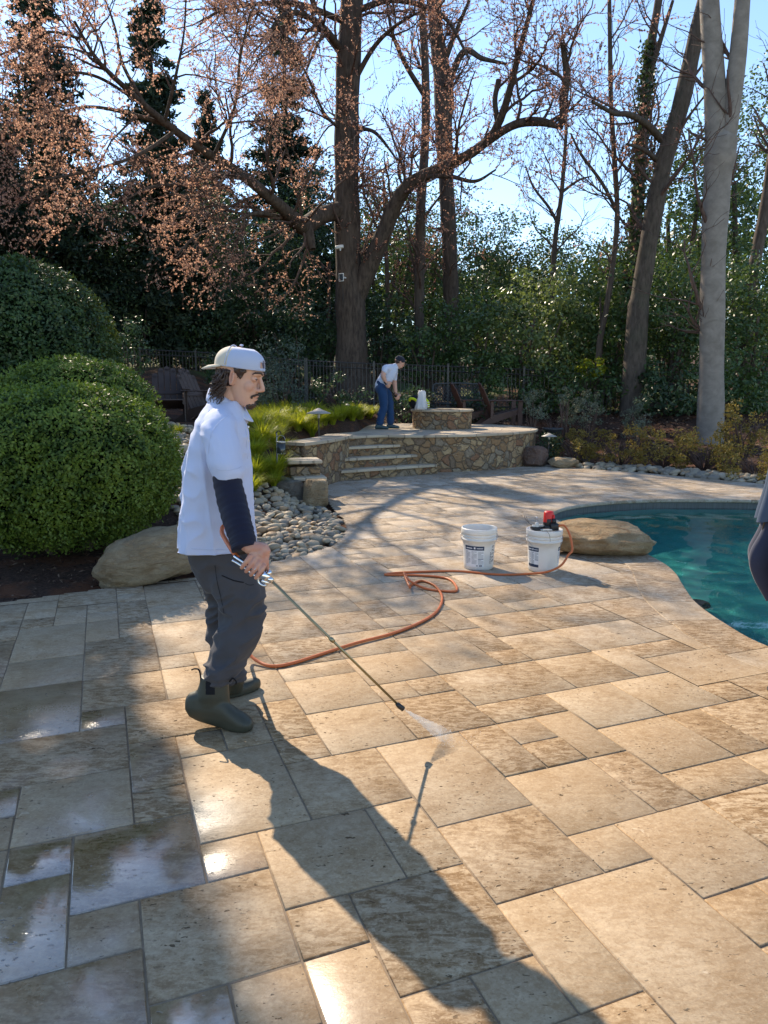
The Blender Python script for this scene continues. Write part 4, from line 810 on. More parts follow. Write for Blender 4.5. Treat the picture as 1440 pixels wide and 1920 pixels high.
# ------------------------------------------------------------------ clipped bushes
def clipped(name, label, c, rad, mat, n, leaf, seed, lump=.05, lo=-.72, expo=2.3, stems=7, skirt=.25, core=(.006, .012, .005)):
    rs = np.random.RandomState(seed); g = T(c[0], c[1]); root = thing(name, label, 'shrub', (c[0], c[1], g)); cz = c[2] - g; d = unit(rs.randn(int(n * 1.6), 3)); d = d[d[:, 2] > lo][:n]
    s = 1 / (np.abs(d) ** expo).sum(1) ** (1 / expo); dep = 1 - .12 * rs.rand(len(d)) ** 1.5; bump = 1 + 1.5 * lump * fbm(d * 2 + seed, 2.2, 3, seed) + .035 * noise3(d, 9, seed) + .03 * noise3(d, 22, seed)
    P = d * (s * dep * bump)[:, None] * np.asarray(rad) + (0, 0, cz); P[:, 2] += np.where(d[:, 2] < lo + skirt, rs.randn(len(d)) * .05, 0); nn = unit(d / np.asarray(rad))
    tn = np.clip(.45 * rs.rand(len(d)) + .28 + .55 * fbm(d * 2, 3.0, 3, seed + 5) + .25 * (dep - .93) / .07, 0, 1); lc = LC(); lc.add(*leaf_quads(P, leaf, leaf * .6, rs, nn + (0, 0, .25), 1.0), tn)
    k = n // 30; dd = d[rs.choice(len(d), k)]; Pt = dd * (1 / (np.abs(dd) ** expo).sum(1) ** (1 / expo))[:, None] * np.asarray(rad) * 1.03 + (0, 0, cz)          # new shoots standing proud
    for _ in range(3): lc.add(*leaf_quads(Pt + rs.randn(k, 3) * leaf * .5, leaf, leaf * .5, rs, None, 1, dd, .6), .75 + .25 * rs.rand(k))
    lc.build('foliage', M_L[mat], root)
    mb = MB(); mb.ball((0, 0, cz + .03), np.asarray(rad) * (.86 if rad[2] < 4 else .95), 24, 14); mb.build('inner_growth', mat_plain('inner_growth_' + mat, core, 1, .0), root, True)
    mb = MB()
    for k in range(stems):
        a = rs.rand() * 6.28; s0 = np.array((math.cos(a) * .12, math.sin(a) * .12, -.05)); e = np.array((math.cos(a) * rad[0] * .6, math.sin(a) * rad[1] * .6, cz - rad[2] * .45)); mb.tube(spline([s0, (s0 + e) / 2 + rs.randn(3) * .05, e], 5), np.linspace(.03, .014, 11), 6)
    mb.build('stems', M_BK['thin'], root, True)
clipped('rounded_bush', 'big round clipped green bush nearest the patio on the left', (-3.10, 6.95, .86), (1.06, 1.05, .76), 'box', 64000, .036, 131, .035, -.93)
clipped('rounded_bush', 'second clipped green mound just behind the biggest round bush', (-3.70, 8.75, 1.12), (.96, .95, .82), 'box', 34000, .038, 132, .05)
clipped('clipped_dome', 'tall dark dome shaped clipped evergreen at the left edge', (-5.37, 10.6, 1.92), (1.44, 1.4, 1.46), 'dome', 52000, .052, 133, .04, -.8, 2.2)
clipped('columnar_evergreen', 'tall dense columnar evergreen standing beyond the left edge that shades the near paving', (-9.02, 12.08, 4.4), (2.05, 2.05, 8.6), 'dome', 60000, .17, 139, .03, -.97, 3.0, 3)
clipped('columnar_evergreen', 'taller slender columnar evergreen added unseen behind the first to shade the left paving', (-12.25, 20.9, 7.6), (1.0, 1.0, 8.0), 'dark', 22000, .2, 140, .03, -.97, 2.8, 3)  # unseen tree, added and sized to shade the paving left of the man
# ------------------------------------------------------------------ grass clumps, strappy leaves, mulch
def blades(n, ln, w, rs, lean=(.25, 1.0), r0=.05, K=5):
    th = rs.rand(n) * 6.283; l = ln * (.6 + .55 * rs.rand(n)); le = lean[0] + (lean[1] - lean[0]) * rs.rand(n); d = np.stack([np.cos(th), np.sin(th)], 1); t = np.linspace(0, 1, K); P = np.zeros((n, K, 3))
    out = le[:, None] * l[:, None] * (t ** 1.7)[None]; P[..., :2] = d[:, None] * (out + r0 * rs.rand(n, 1))[..., None]; P[..., 2] = l[:, None] * (t[None] - .42 * le[:, None] * t[None] ** 2.6)
    s = np.stack([-d[:, 1], d[:, 0], np.zeros(n)], 1)[:, None] * (w * (1 - t ** 2 * .92))[None, :, None]; V = np.stack([P - s, P + s], 2).reshape(-1, 3); b = (np.arange(n)[:, None] * K + np.arange(K - 1)[None]) * 2
    return V, np.stack([b, b + 1, b + 3, b + 2], -1).reshape(-1, 4), np.repeat(rs.rand(n), K - 1)
def grass_clumps():
    rs = np.random.RandomState(4); protos = []
    poly = [on(*q)[:2] for q in ((466, 800), (500, 782), (560, 776), (600, 782), (618, 808), (560, 828), (538, 842), (532, 880), (522, 915), (470, 930), (462, 900))]; P = np.array(poly); X, Y = stone_sites(poly, .37, rs)
    lab = 'bright yellow green grass clump on the sunny bank left of the steps'; grp = 'yellow green grass clumps on the bank'
    def put(x, y, s, label, group):
        if len(protos) < 5:
            V, F, tn = blades(300, .40, .0062, rs, (.35, 1.1)); o = big('grass_clump', V, F, M_L['grass'], tone=tn); protos.append(o)
        else: o = protos[rs.randint(5)].copy(); COL.objects.link(o)
        o.location = (x, y, T(x, y) - .02); o.rotation_euler = (0, 0, rs.rand() * 6.28); o.scale = (s, s, s * (.85 + .3 * rs.rand())); tag(o, label, 'grass clump', group)
    for x, y in zip(X, Y): put(x, y, .8 + .45 * rs.rand(), lab, grp)
    poly = [on(*q)[:2] for q in ((605, 796), (640, 782), (700, 778), (690, 796), (650, 803), (622, 806))]
    X, Y = stone_sites(poly, .36, rs)
    for x, y in zip(X, Y): put(x, y, .8 + .3 * rs.rand(), 'low green grass clump at the back edge of the terrace', 'grass clumps behind the terrace')
    for q in ((318, 820), (335, 815), (300, 812)):
        x, y, z = on(*q); put(x, y, .5, 'short mossy grass tuft at the top of the stone path', 'mossy tufts by the stone path')
    V, F, tn = blades(70, .75, .016, rs, (.15, .8)); o = big('strappy_plant', V, F, M_L['mid'], tone=tn); x, y, z = on(395, 718); o.location = (x, y, z); tag(o, 'strappy leaved green plant below the left fence', 'plant')
grass_clumps()
def ground_litter():
    rs = np.random.RandomState(6); lc = LC(); n = 15000
    X = rs.rand(n) * 7.2 - 6.6; Y = 2.9 + rs.rand(n) * 8; ok = ~inside(PATIO, X, Y) & ~inside(STONES, X, Y) & (X / Y > -.62); X, Y = X[ok], Y[ok]; C = np.column_stack([X, Y, terr(X, Y) + .008 + .02 * rs.rand(len(X))])
    lc.add(*leaf_quads(C, .055, .014, rs, np.array((0, 0, 1.)), .45), rs.rand(len(C)))
    n = 9000; X = rs.rand(n) * 14 - 3; Y = 13.2 + rs.rand(n) * 9; ok = ~inside(PATIO, X, Y) & ~inside(LIPS, X, Y); X, Y = X[ok], Y[ok]; C = np.column_stack([X, Y, terr(X, Y) + .01 + .02 * rs.rand(len(X))]); lc.add(*leaf_quads(C, .09, .05, rs, np.array((0, 0, 1.)), .6), .3 + .7 * rs.rand(len(C)))
    t = NT('bark_chip'); c = t.ramp(t.attr('tone'), [(0, (.02, .011, .008)), (.45, (.075, .042, .03)), (.8, (.15, .085, .055)), (1, (.26, .18, .12))]); tag(lc.build('mulch', t.done(t.bsdf(c, .9, None, .2))), 'shredded bark mulch and dead leaves lying under the bushes', 'mulch', kind='stuff')
    lc = LC(); n = 26; X = rs.rand(n) * 5 - 1.5; Y = 2 + rs.rand(n) * 8; ok = inside(PATIO, X, Y); C = np.column_stack([X, Y, np.full(n, .006)])[ok & (dist_line(POOL, X, Y) > .1) & ~inside(POOL, X, Y)]
    # tangled bare twigs lying under the maple
    mb = MB()
    for k in range(60):
        x, y, z = on(600 + rs.rand() * 110, 735 + rs.rand() * 40); a = rs.rand() * 6.28; l = .5 + rs.rand() * 1.2; p = np.array((x, y, z + .05)); e = p + np.array((math.cos(a) * l, math.sin(a) * l * .6, .15 + rs.rand() * .75)); mb.tube(spline([p, (p + e) / 2 + rs.randn(3) * .1, e], 4), np.linspace(.010, .004, 9), 5)
    tag(mb.build('brushwood', mat_plain('bleached_twig', (.23, .19, .16), .9, .2), smooth=True), 'heap of pale bare twigs under the maple', 'brushwood', kind='stuff')
ground_litter()
# ================================================================== things on the patio and in the garden
M_WHITE = mat_plain('white_plastic', (.78, .78, .76), .38, .5, var=.03, scale=6, Transmission_Weight=0.0)
def mat_bucket():
    t = NT('white_bucket_plastic'); co = t.coord(); f = t.noise(co, 9, 4); c = t.mix(t.ramp(f, [(.5, 0), (.75, .35)]), (.80, .79, .76), (.62, .58, .50)); b = t.bsdf(c, .4, None, .5); tr = t.n('BsdfTranslucent'); t.set(tr.inputs[0], (.8, .76, .68)); m = t.n('MixShader'); m.inputs[0].default_value = .25
    t.l(b, m.inputs[1]); t.l(tr.outputs[0], m.inputs[2]); return t.done(m.outputs[0])
M_BUCKET = mat_bucket(); M_NAVY = mat_plain('navy_print', (.012, .03, .075), .45, .5); M_INK = mat_plain('grey_print', (.17, .17, .18), .5, .4); M_STEEL = mat_plain('wire_steel', (.45, .45, .46), .35, .5, 1.0); M_BLACK = mat_plain('black_plastic', (.012, .012, .013), .45, .5); M_REDP = mat_plain('red_plastic', (.62, .018, .014), .4, .5)
M_LABW = mat_plain('label_white', (.72, .72, .72), .5)
BH = .37
def bucket_r(z): return .131 + .018 * z / BH
def wrap(mb, a0, a1, z0, z1, off, m=0, n=8):
    a = np.linspace(a0, a1, n); lo = np.column_stack([np.cos(a) * (bucket_r(z0) + off), np.sin(a) * (bucket_r(z0) + off), np.full(n, z0)]); hi = np.column_stack([np.cos(a) * (bucket_r(z1) + off), np.sin(a) * (bucket_r(z1) + off), np.full(n, z1)])
    mb.add(np.vstack([lo, hi]), [[i, i + 1, n + i + 1, n + i] for i in range(n - 1)], m)
def bucket(label, px, py, rz, lid, panels, bail):
    x, y = G(px, py); root = thing('bucket', label, 'bucket', (x, y, .002), rz, 'white plastic buckets'); mb = MB()
    prof = [(.001, .006), (.122, .006), (.126, 0), (.131, .006)] + [(bucket_r(z), z) for z in (.05, .12, .2, .262)] + [(.156, .264), (.158, .268), (.158, .276), (.149, .279), (.149, .296)] + [(.1545, .298), (.1545, .304), (.149, .307), (.149, .322), (.1585, .325), (.160, .331), (.160, .362), (.157, .370)]
    if lid: prof += [(.150, .371), (.146, .364), (.120, .364), (.001, .366)]
    else: prof += [(.149, .370), (.147, .36)] + [(bucket_r(z) - .004, z) for z in (.30, .2, .1, .012)] + [(.001, .012)]
    mb.lathe(prof, n=40); mb.build('tub', M_BUCKET, root, True)
    for (a0, a1, z0, z1, kind) in panels:
        mb = MB(); wrap(mb, a0, a1, z0, z1, .0008, 1); h = z1 - z0
        if kind != 'side':
            wrap(mb, a0, a1, z1 - h * .20, z1, .0014, 0); wrap(mb, a0 + (a1 - a0) * .08, a0 + (a1 - a0) * .42, z1 - h * .125, z1 - h * .085, .0020, 1, 5); wrap(mb, a0 + (a1 - a0) * .50, a0 + (a1 - a0) * .58, z1 - h * .14, z1 - h * .05, .0020, 1, 4); wrap(mb, a0 + (a1 - a0) * .64, a0 + (a1 - a0) * .94, z1 - h * .12, z1 - h * .09, .0020, 1, 5)
            for k in range(11):
                z = z1 - h * (.27 + .058 * k)
                for q in range(3):
                    b0 = a0 + (a1 - a0) * (.05 + .33 * q); l = (.26 if (k * 7 + q * 3) % 5 else .15) * (a1 - a0); nav = q == 2 and k == 6
                    if kind == 'low' and q == 2 and k > 6: continue
                    wrap(mb, b0, b0 + l, z - h * (.018 if nav else .009), z + h * .009, .0014, 0 if nav else 2, 4)
            if kind == 'low': wrap(mb, a0, a1, z0, z0 + h * .14, .0014, 0)
            else:
                wrap(mb, a0 + (a1 - a0) * .62, a0 + (a1 - a0) * .70, z0 + h * .03, z0 + h * .08, .0014, 2, 4); wrap(mb, a0 + (a1 - a0) * .76, a0 + (a1 - a0) * .92, z0 + h * .02, z0 + h * .09, .0014, 2, 4)
        else:                              # upright column of moulded marks read sideways
            for k, (w, g_) in enumerate(((1, .5), (.55, 1), (1, .6), (.8, .5), (1, .45))):
                z = z1 - h * (.06 + .19 * k); wrap(mb, a0 + (a1 - a0) * .30, a0 + (a1 - a0) * (.30 + .55 * w), z - h * .045, z, .0014, 2, 4); wrap(mb, a0 + (a1 - a0) * .30, a0 + (a1 - a0) * .42, z - h * .11, z - h * .05, .0014, 2, 3); wrap(mb, a0 + (a1 - a0) * .66, a0 + (a1 - a0) * (.66 + .18 * g_), z - h * .12, z - h * .05, .0014, 2, 3)
            for k in range(7): wrap(mb, a0, a0 + (a1 - a0) * .16, z0 + h * .09 * k, z0 + h * (.09 * k + .06), .0014, 2, 3)
        mb.build('label', [M_NAVY, M_LABW if kind != 'side' else M_BUCKET, M_INK], root)
    for s in (1, -1): MB().lathe([(.018, 0), (.018, .006), (.008, .010), (.001, .010)], n=12, mat=Matrix.Rotation(R(90) * s, 3, 'Y')).build('bail_ear', M_BUCKET, root, True).location = (s * .151, 0, .314)
    a = np.linspace(0, math.pi, 26); rad = .166; mb = MB(); P = np.column_stack([np.cos(a) * rad, -np.sin(a) * rad * math.cos(bail), .314 + np.sin(a) * rad * math.sin(bail) * 1.0]); mb.tube(P, .0022, 6); mb.build('bail_handle', M_STEEL, root, True); return root
B1 = G(897, 1066); B2 = G(1018, 1069)
# label angles are measured round the bucket, -90 degrees facing the camera
b1 = bucket('open white plastic bucket with a navy banded label standing on the paving', 897, 1064, 0, False, [(R(-153), R(-78), .035, .222, 'front'), (R(-52), R(-22), .06, .23, 'side')], R(-62))
b2 = bucket('lidded white bucket under the red transfer pump beside the flat boulder', 1018, 1068, R(8), True, [(R(-178), R(-128), .045, .222, 'low'), (R(-50), R(-16), .06, .222, 'front')], R(-52))
M_HOSE = mat_plain('orange_rubber', (.52, .125, .030), .42, .5, var=.12, scale=14)
def pump():
    x, y = B2[0], B2[1]; z = .368; root = thing('transfer_pump', 'red and black transfer pump sitting on the lid of the right bucket', 'pump', (x, y, z)); mb = MB()
    mb.box((.0, .0, .010), (.23, .10, .018), .15, .004); mb.box((-.075, -.02, .022), (.09, .07, .02), .3, .004); mb.lathe([(.05, 0), (.05, .02), (.035, .028), (.034, .036), (.001, .036)], (.035, .01, .016), 18); mb.box((.075, -.045, .035), (.07, .055, .06), .1, .008); mb.lathe([(.02, 0), (.02, .05)], (.075, -.03, .055), 14, mat=None, cap=True); mb.build('base', M_BLACK, root, True)
    mb = MB(); mb.lathe([(.044, .0), (.046, .02), (.043, .10), (.036, .112), (.001, .114)], (.035, .01, .05), 22); mb.box((.07, -.02, .09), (.016, .03, .09), .3, .004); mb.build('motor_housing', M_REDP, root, True)
    mb = MB(); mb.lathe([(.047, 0), (.047, .022)], (.035, .01, .046), 22); mb.box((.03, -.036, .075), (.04, .008, .05), 0, .003); mb.build('motor_collar', M_BLACK, root, True)
    mb = MB(); mb.box((-.06, -.01, .035), (.12, .035, .022), .35, .006); mb.box((.0, -.075, .012), (.10, .03, .012), .1, .004); mb.lathe([(.018, 0), (.018, .03), (.010, .04), (.001, .04)], (-.075, -.03, .03), 14); mb.build('manifold', mat_plain('pale_fitting', (.55, .53, .48), .5), root, True)
    mb = MB(); mb.tube([(-.075, -.03, .06), (-.078, -.03, .095)], .003, 6); mb.ball((-.079, -.03, .108), (.009, .009, .015), 10, 7); mb.build('toggle', M_STEEL, root, True)
    mb = MB(); mb.tube(spline([(-.10, .0, .03), (-.14, .02, .06), (-.17, .03, .10), (-.175, .03, .12)], 5), .0015, 5); mb.tube(spline([(-.08, .0, .03), (-.13, .0, .05), (-.155, .02, .10), (-.16, .02, .115)], 5), .0015, 5); mb.tube(spline([(-.01, -.11, .015), (.005, -.158, -.01), (.014, -.163, -.05), (.016, -.160, -.075)], 5), .0016, 5); mb.build('wires', M_BLACK, root, True)
pump()
def hose():
    z = .011; top = .368
    px = [(x, y) for x, y in ((1066, 1040), (1052, 1060), (1026, 1072), (990, 1076), (930, 1077), (860, 1071), (790, 1072), (745, 1074), (722, 1077), (738, 1078), (790, 1079), (840, 1085), (857, 1104), (845, 1109), (800, 1104), (770, 1090), (757, 1074), (768, 1100), (771, 1097), (790, 1089), (815, 1098), (829, 1120), (820, 1145), (790, 1166), (735, 1188), (670, 1205), (610, 1224), (550, 1243), (510, 1249), (482, 1239), (464, 1222), (452, 1200))]
    lift = {0: .20, 1: .10, 2: .03, 16: .07, 15: .035, 17: .03, 29: .012, 30: .05, 31: .15}
    pts = [np.array((B2[0] + .075, B2[1] - .06, top + .045)), np.array((B2[0] + .11, B2[1] - .09, top + .052)), np.array((B2[0] + .165, B2[1] - .085, top + .03)), np.array((B2[0] + .205, B2[1] - .09, top - .07))]
    pts = [np.array((B2[0] + .10, B2[1] - .055, top + .045)), np.array((B2[0] + .155, B2[1] - .075, top + .047)), np.array((B2[0] + .20, B2[1] - .10, top - .03)), np.array((B2[0] + .215, B2[1] - .14, top - .15))]
    for k, (x, y) in enumerate(px):
        if k in (0, 1, 2):
            Y = B2[1] - (.175, .21, .20)[k]; q = at(x, y, Y)
        else: q = np.array((*G(x, y, z + lift.get(k, 0)), z + lift.get(k, 0)))
        pts.append(q)
    for x, y, Y in ((440, 1160, 3.44), (436, 1110, 3.43), (452, 1075, 3.38), (466, 1048, 3.27), (470, 1022, 3.245), (458, 1000, 3.215), (437, 985, 3.175), (420, 986, 3.15), (416, 998, 3.11), (424, 1014, 3.06), (436, 1033, 2.99), (446, 1046, 2.958)): pts.append(at(x, y, Y))
    mb = MB(); mb.tube(spline(pts, 8), .0098, 10); tag(mb.build('hose', M_HOSE, smooth=True), 'orange rubber hose looping over the paving from pump to spray wand', 'hose')
hose()
# ------------------------------------------------------------------ fence
def fence(label, pts, hgt=1.3, sp=.115, seg=2.3):
    P = np.array([at(*p) for p in pts]); d = np.concatenate([[0], np.cumsum(np.linalg.norm(np.diff(P[:, :2], axis=0), axis=1))]); root = thing('metal_fence', label, 'fence', (P[0, 0], P[0, 1], T(P[0, 0], P[0, 1]))); off = np.array(root.location); M = M_FENCE
    f = lambda s: np.array([np.interp(s, d, P[:, k]) for k in range(3)]) - off
    gz = lambda p: T(p[0] + off[0], p[1] + off[1]) - off[2]
    n = max(1, int(round(d[-1] / seg))); ed = np.linspace(0, d[-1], n + 1)
    for s in ed:
        p = f(s); mb = MB(); g = min(gz(p), p[2] - .9); mb.box((p[0], p[1], (p[2] + .04 + g - .1) / 2), (.06, .06, p[2] + .04 - g + .1)); mb.box((p[0], p[1], p[2] + .05), (.075, .075, .03), 0, .008); mb.build('post', M, root)
    for a, b in zip(ed[:-1], ed[1:]):
        mb = MB(); pa, pb = f(a + .03), f(b - .03)
        for dz in (-.02, -.17, -hgt + .15):
            u = unit(pb - pa); mb.tube([pa + (0, 0, dz), pb + (0, 0, dz)], .019, 4)
        k = int((b - a) / sp)
        for s in np.linspace(a, b, k + 1)[1:-1]: p = f(s); mb.box((p[0], p[1], p[2] - .02 - (hgt - .07) / 2), (.017, .017, hgt - .07))
        mb.build('picket_panel', M, root)
M_FENCE = mat_plain('dark_bronze_paint', (.045, .042, .038), .45, .5)
fence('dark metal picket fence with thin pickets running behind the terrace', [(575, 675, 23), (640, 679, 22.5), (760, 683, 22), (880, 687, 22), (1000, 692, 21.5), (1100, 700, 21), (1200, 712, 20.5), (1300, 724, 20), (1460, 742, 19.5)])
fence('dark metal fence running up the left bank behind the brown chairs', [(262, 654, 24.5), (430, 662, 24), (505, 671, 23.5), (572, 675, 23.02)], 1.15)
# ------------------------------------------------------------------ garden seats
M_CHAIR = mat_plain('brown_painted_wood', (.075, .05, .042), .55, .4, var=.25, scale=9, bump=.2, bscale=60); M_CHAIR2 = mat_plain('red_brown_wood', (.075, .036, .028), .5, .4, var=.25, scale=9, bump=.2, bscale=60)
def adirondack(label, loc, rz, mat, scale=1.0):
    root = thing('adirondack_chair', label, 'chair', loc, rz, 'wooden garden chairs'); root.scale = (scale,) * 3
    # faces +x; seat rises to the front, back leans behind
    mb = MB()
    for k in range(6): t = k / 5; mb.box((.30 - .50 * t, 0, .37 - .13 * t), (.088, .54, .02), mat=Matrix.Rotation(-.26, 3, 'Y'))
    mb.build('seat', mat, root)
    mb = MB(); b = .42
    for k in range(5):
        y = (k - 2) * .108; L = .80 - .035 * (k - 2) ** 2; m_ = Matrix.Rotation(-b, 3, 'Y'); c = np.array((-.24, y, .20)) + np.array((-math.sin(b), 0, math.cos(b))) * (L / 2); mb.box(c, (.02, .098, L), bev=.004, mat=m_)
        mb.lathe([(.001, -.01), (.049, -.01), (.049, .01), (.001, .01)], np.array((-.24, y, .20)) + np.array((-math.sin(b), 0, math.cos(b))) * L, 14, mat=(m_ @ Matrix.Rotation(R(90), 3, 'Y')))
    mb.box((-.36, 0, .50), (.03, .52, .06), mat=Matrix.Rotation(-b, 3, 'Y')); mb.build('backrest', mat, root)
    for s in (-1, 1):
        MB().box((-.02, s * .33, .565), (.72, .135, .022), 0, .008).build('armrest', mat, root)
        MB().box((.30, s * .30, .277), (.10, .025, .554)).build('front_leg', mat, root)
        mb = MB(); P = np.array([(.36, 0, .40), (.36, 0, .30), (-.50, 0, 0), (-.62, 0, 0), (-.62, 0, .03), (-.30, 0, .24)]); mb.add(np.vstack([P + (0, s * .275 - .0125, 0), P + (0, s * .275 + .0125, 0)]), [[0, 1, 2, 3, 4, 5], [11, 10, 9, 8, 7, 6]] + [[i, 6 + i, 6 + (i + 1) % 6, (i + 1) % 6] for i in range(6)]); mb.build('rear_leg', mat, root)
        MB().box((-.33, s * .30, .36), (.06, .022, .41)).build('arm_support', mat, root)
def seat_at(px, py, Y):
    p = at(px, py, Y); return (p[0], p[1], T(p[0], p[1]))
adirondack('brown slatted garden chair facing the patio left of the standing man', seat_at(316, 790, 14.6), R(-75), M_CHAIR, 1.12)
adirondack('brown slatted garden chair turned away behind the shoulder of the man', seat_at(398, 790, 14.6), R(-20), M_CHAIR, 1.12)
adirondack('red brown garden chair nearest the bench behind the fire pit', seat_at(890, 780, 18.9), R(8), M_CHAIR2, 1.12)
adirondack('red brown garden chair furthest right behind the terrace', seat_at(944, 785, 18.3), R(4), M_CHAIR2, 1.12)
def bench():
    p = seat_at(858, 775, 19.6); root = thing('garden_bench', 'dark metal garden bench with lattice back by the fence', 'bench', p, R(4)); M = mat_plain('dark_cast_metal', (.035, .035, .036), .5, .5); w = 1.25
    mb = MB(); z0, z1 = .52, 1.02; n = 26; x = np.linspace(-w / 2, w / 2, n)
    for k in range(-6, 22):
        a = -w / 2 + k * .08
        for s in (1, -1):
            p0 = np.array((a, .22, z0)); p1 = np.array((a + s * (z1 - z0) * .8, .30, z1)); 
            if s < 0: p0[0] = a + .2; p1[0] = p0[0] - (z1 - z0) * .8
            # clip to the frame
            t0 = 0; t1 = 1; dx = p1[0] - p0[0]; ts = sorted([(-w / 2 - p0[0]) / dx, (w / 2 - p0[0]) / dx]); t0 = max(t0, ts[0]); t1 = min(t1, ts[1])
            if t1 - t0 > .05: mb.tube([p0 + (p1 - p0) * t0, p0 + (p1 - p0) * t1], .009, 4)
    mb.build('lattice_back', M, root); mb = MB(); mb.tube(spline([(-w / 2, .22, z0), (-w / 2, .31, z1 - .02), (-w / 2 + .2, .32, z1 + .03), (0, .32, z1 + .05), (w / 2 - .2, .32, z1 + .03), (w / 2, .31, z1 - .02), (w / 2, .22, z0)], 6), .025, 6); mb.box((0, .22, z0), (w, .03, .05)); mb.build('back_frame', M, root, True)
    mb = MB()
    for k in range(6): mb.box((0, -.24 + k * .085, .43), (w, .07, .018))
    mb.build('seat', M, root)
    for s in (-1, 1):
        MB().tube(spline([(s * w / 2, .24, .66), (s * w / 2, -.05, .68), (s * w / 2, -.28, .64), (s * w / 2, -.27, .40), (s * w / 2, -.30, 0)], 5), .02, 6).build('armrest', M, root, True); MB().tube([(s * w / 2, .2, .5), (s * w / 2, .27, 0)], .022, 6).build('leg', M, root, True)
bench()
# ------------------------------------------------------------------ lights, lantern, pot, ball, tree gadgets
M_DBR = mat_plain('dark_bronze', (.04, .032, .026), .5, .5); M_GREYM = mat_plain('weathered_metal', (.30, .28, .25), .55, .4)
def path_light(label, px, ytop, ybot, mat, group, Y=None):
    b = on(px, ybot) if Y is None else tuple(at(px, ybot, Y)); g = T(b[0], b[1]); h = at(px, ytop, b[1])[2] - g; root = thing('path_light', label, 'garden light', (b[0], b[1], g), 0, group); s = max(.6, h / .6)
    MB().lathe([(.011, -.05), (.011, h - .05 * s)], n=8, cap=True).build('stem', M_DBR, root, True); MB().lathe([(.022, h - .11 * s), (.026, h - .05 * s)], n=10, cap=True).build('lamp', mat_plain('frosted_lens', (.6, .58, .5), .3), root, True)
    MB().lathe([(.001, h), (.015, h), (.05 * s, h - .022 * s), (.135 * s, h - .055 * s), (.135 * s, h - .060 * s), (.05 * s, h - .035 * s), (.001, h - .03 * s)], n=24).build('shade', mat, root, True)
path_light('path light with tan hat shade in the yellow green grass by the steps', 598, 765, 815, M_GREYM, 'path lights', 13.2)
path_light('small path light with pale shade at the back of the terrace grass', 652, 757, 788, M_GREYM, 'path lights', 17.0)
path_light('small path light in the dark plant at the right end of the terrace', 1028, 812, 862, M_GREYM, 'path lights', 15.2)
def lantern():
    b = on(521, 905); g = T(b[0], b[1]); top = at(521, 812, b[1])[2] - g; root = thing('shepherd_hook', 'thin metal hook stake stuck in the bank beside the wing wall', 'garden hook', (b[0], b[1], g)); h = top
    MB().tube([(0, 0, -.1), (0, 0, h)], .007, 8).build('stake', mat_plain('galvanised_rod', (.42, .40, .36), .5, .4), root, True); mb = MB(); mb.tube(spline([(0, 0, h - .06), (0, 0, h), (.025, 0, h + .03), (.055, 0, h + .015), (.06, 0, h - .02)], 6), .007, 8); mb.tube(spline([(0, 0, h - .04), (-.012, 0, h), (.0, 0, h + .02)], 4), .006, 6); mb.build('hook', M_DBR, root, True)
    z = h - .03; l = thing('hanging_lantern', 'small dark jar shaped lantern hanging from the hook stake', 'lantern', (b[0] + .06, b[1], g + z)); mb = MB(); a = np.linspace(0, math.pi, 12); mb.tube(np.column_stack([np.cos(a) * .058, np.zeros(12), -.07 + np.sin(a) * .068]), .003, 6); mb.build('bail', M_STEEL, l, True)
    MB().lathe([(.001, -.085), (.062, -.085), (.066, -.09), (.066, -.105), (.058, -.108)], n=20).build('lid', mat_plain('pale_tin', (.5, .48, .42), .35, .5, .6), l, True); MB().lathe([(.001, -.262), (.056, -.262), (.062, -.25), (.062, -.108), (.05, -.107)], n=20).build('jar', mat_plain('smoked_glass', (.03, .035, .035), .1, .6), l, True)
    mb = MB()
    for k in range(9): a = k * .698; mb.ball((math.cos(a) * .05, math.sin(a) * .05, -.255), .012, 8, 6)
    mb.build('bead_rim', mat_plain('pale_beads', (.5, .48, .45), .4), l, True)
lantern()
x, y = G(302, 1001)[0:2]; x, y, z = on(302, 1003); BALL = MB().ball((0, 0, 0), .033, 18, 12).build('tennis_ball', mat_plain('tennis_felt', (.42, .62, .07), .9, .1, bump=.3), smooth=True); BALL.location = (x, y, z + .03); tag(BALL, 'fuzzy green tennis ball lying on the mulch below the big round bush', 'ball')
x, y, z = on(1037, 800); pt = thing('plant_pot', 'low dark round plant pot standing behind the right end of the terrace', 'pot', (at(1037, 800, 17)[0], 17.0, T(at(1037, 800, 17)[0], 17.0))); MB().lathe([(.001, 0), (.16, 0), (.20, .20), (.235, .215), (.235, .25), (.215, .25), (.20, .21), (.001, .20)], n=24).build('pot', mat_plain('dark_pot', (.05, .05, .052), .6), pt, True)
mb = MB(); rs_ = np.random.RandomState(3)
for k in range(16): a = rs_.rand() * 6.28; mb.tube(spline([(math.cos(a) * .08, math.sin(a) * .08, .19), (math.cos(a) * .14, math.sin(a) * .14, .34), (math.cos(a) * .24, math.sin(a) * .24, .40 + .12 * rs_.rand())], 4), np.linspace(.006, .002, 9), 5)
mb.build('dry_stems', M_BK['twig'], pt, True)
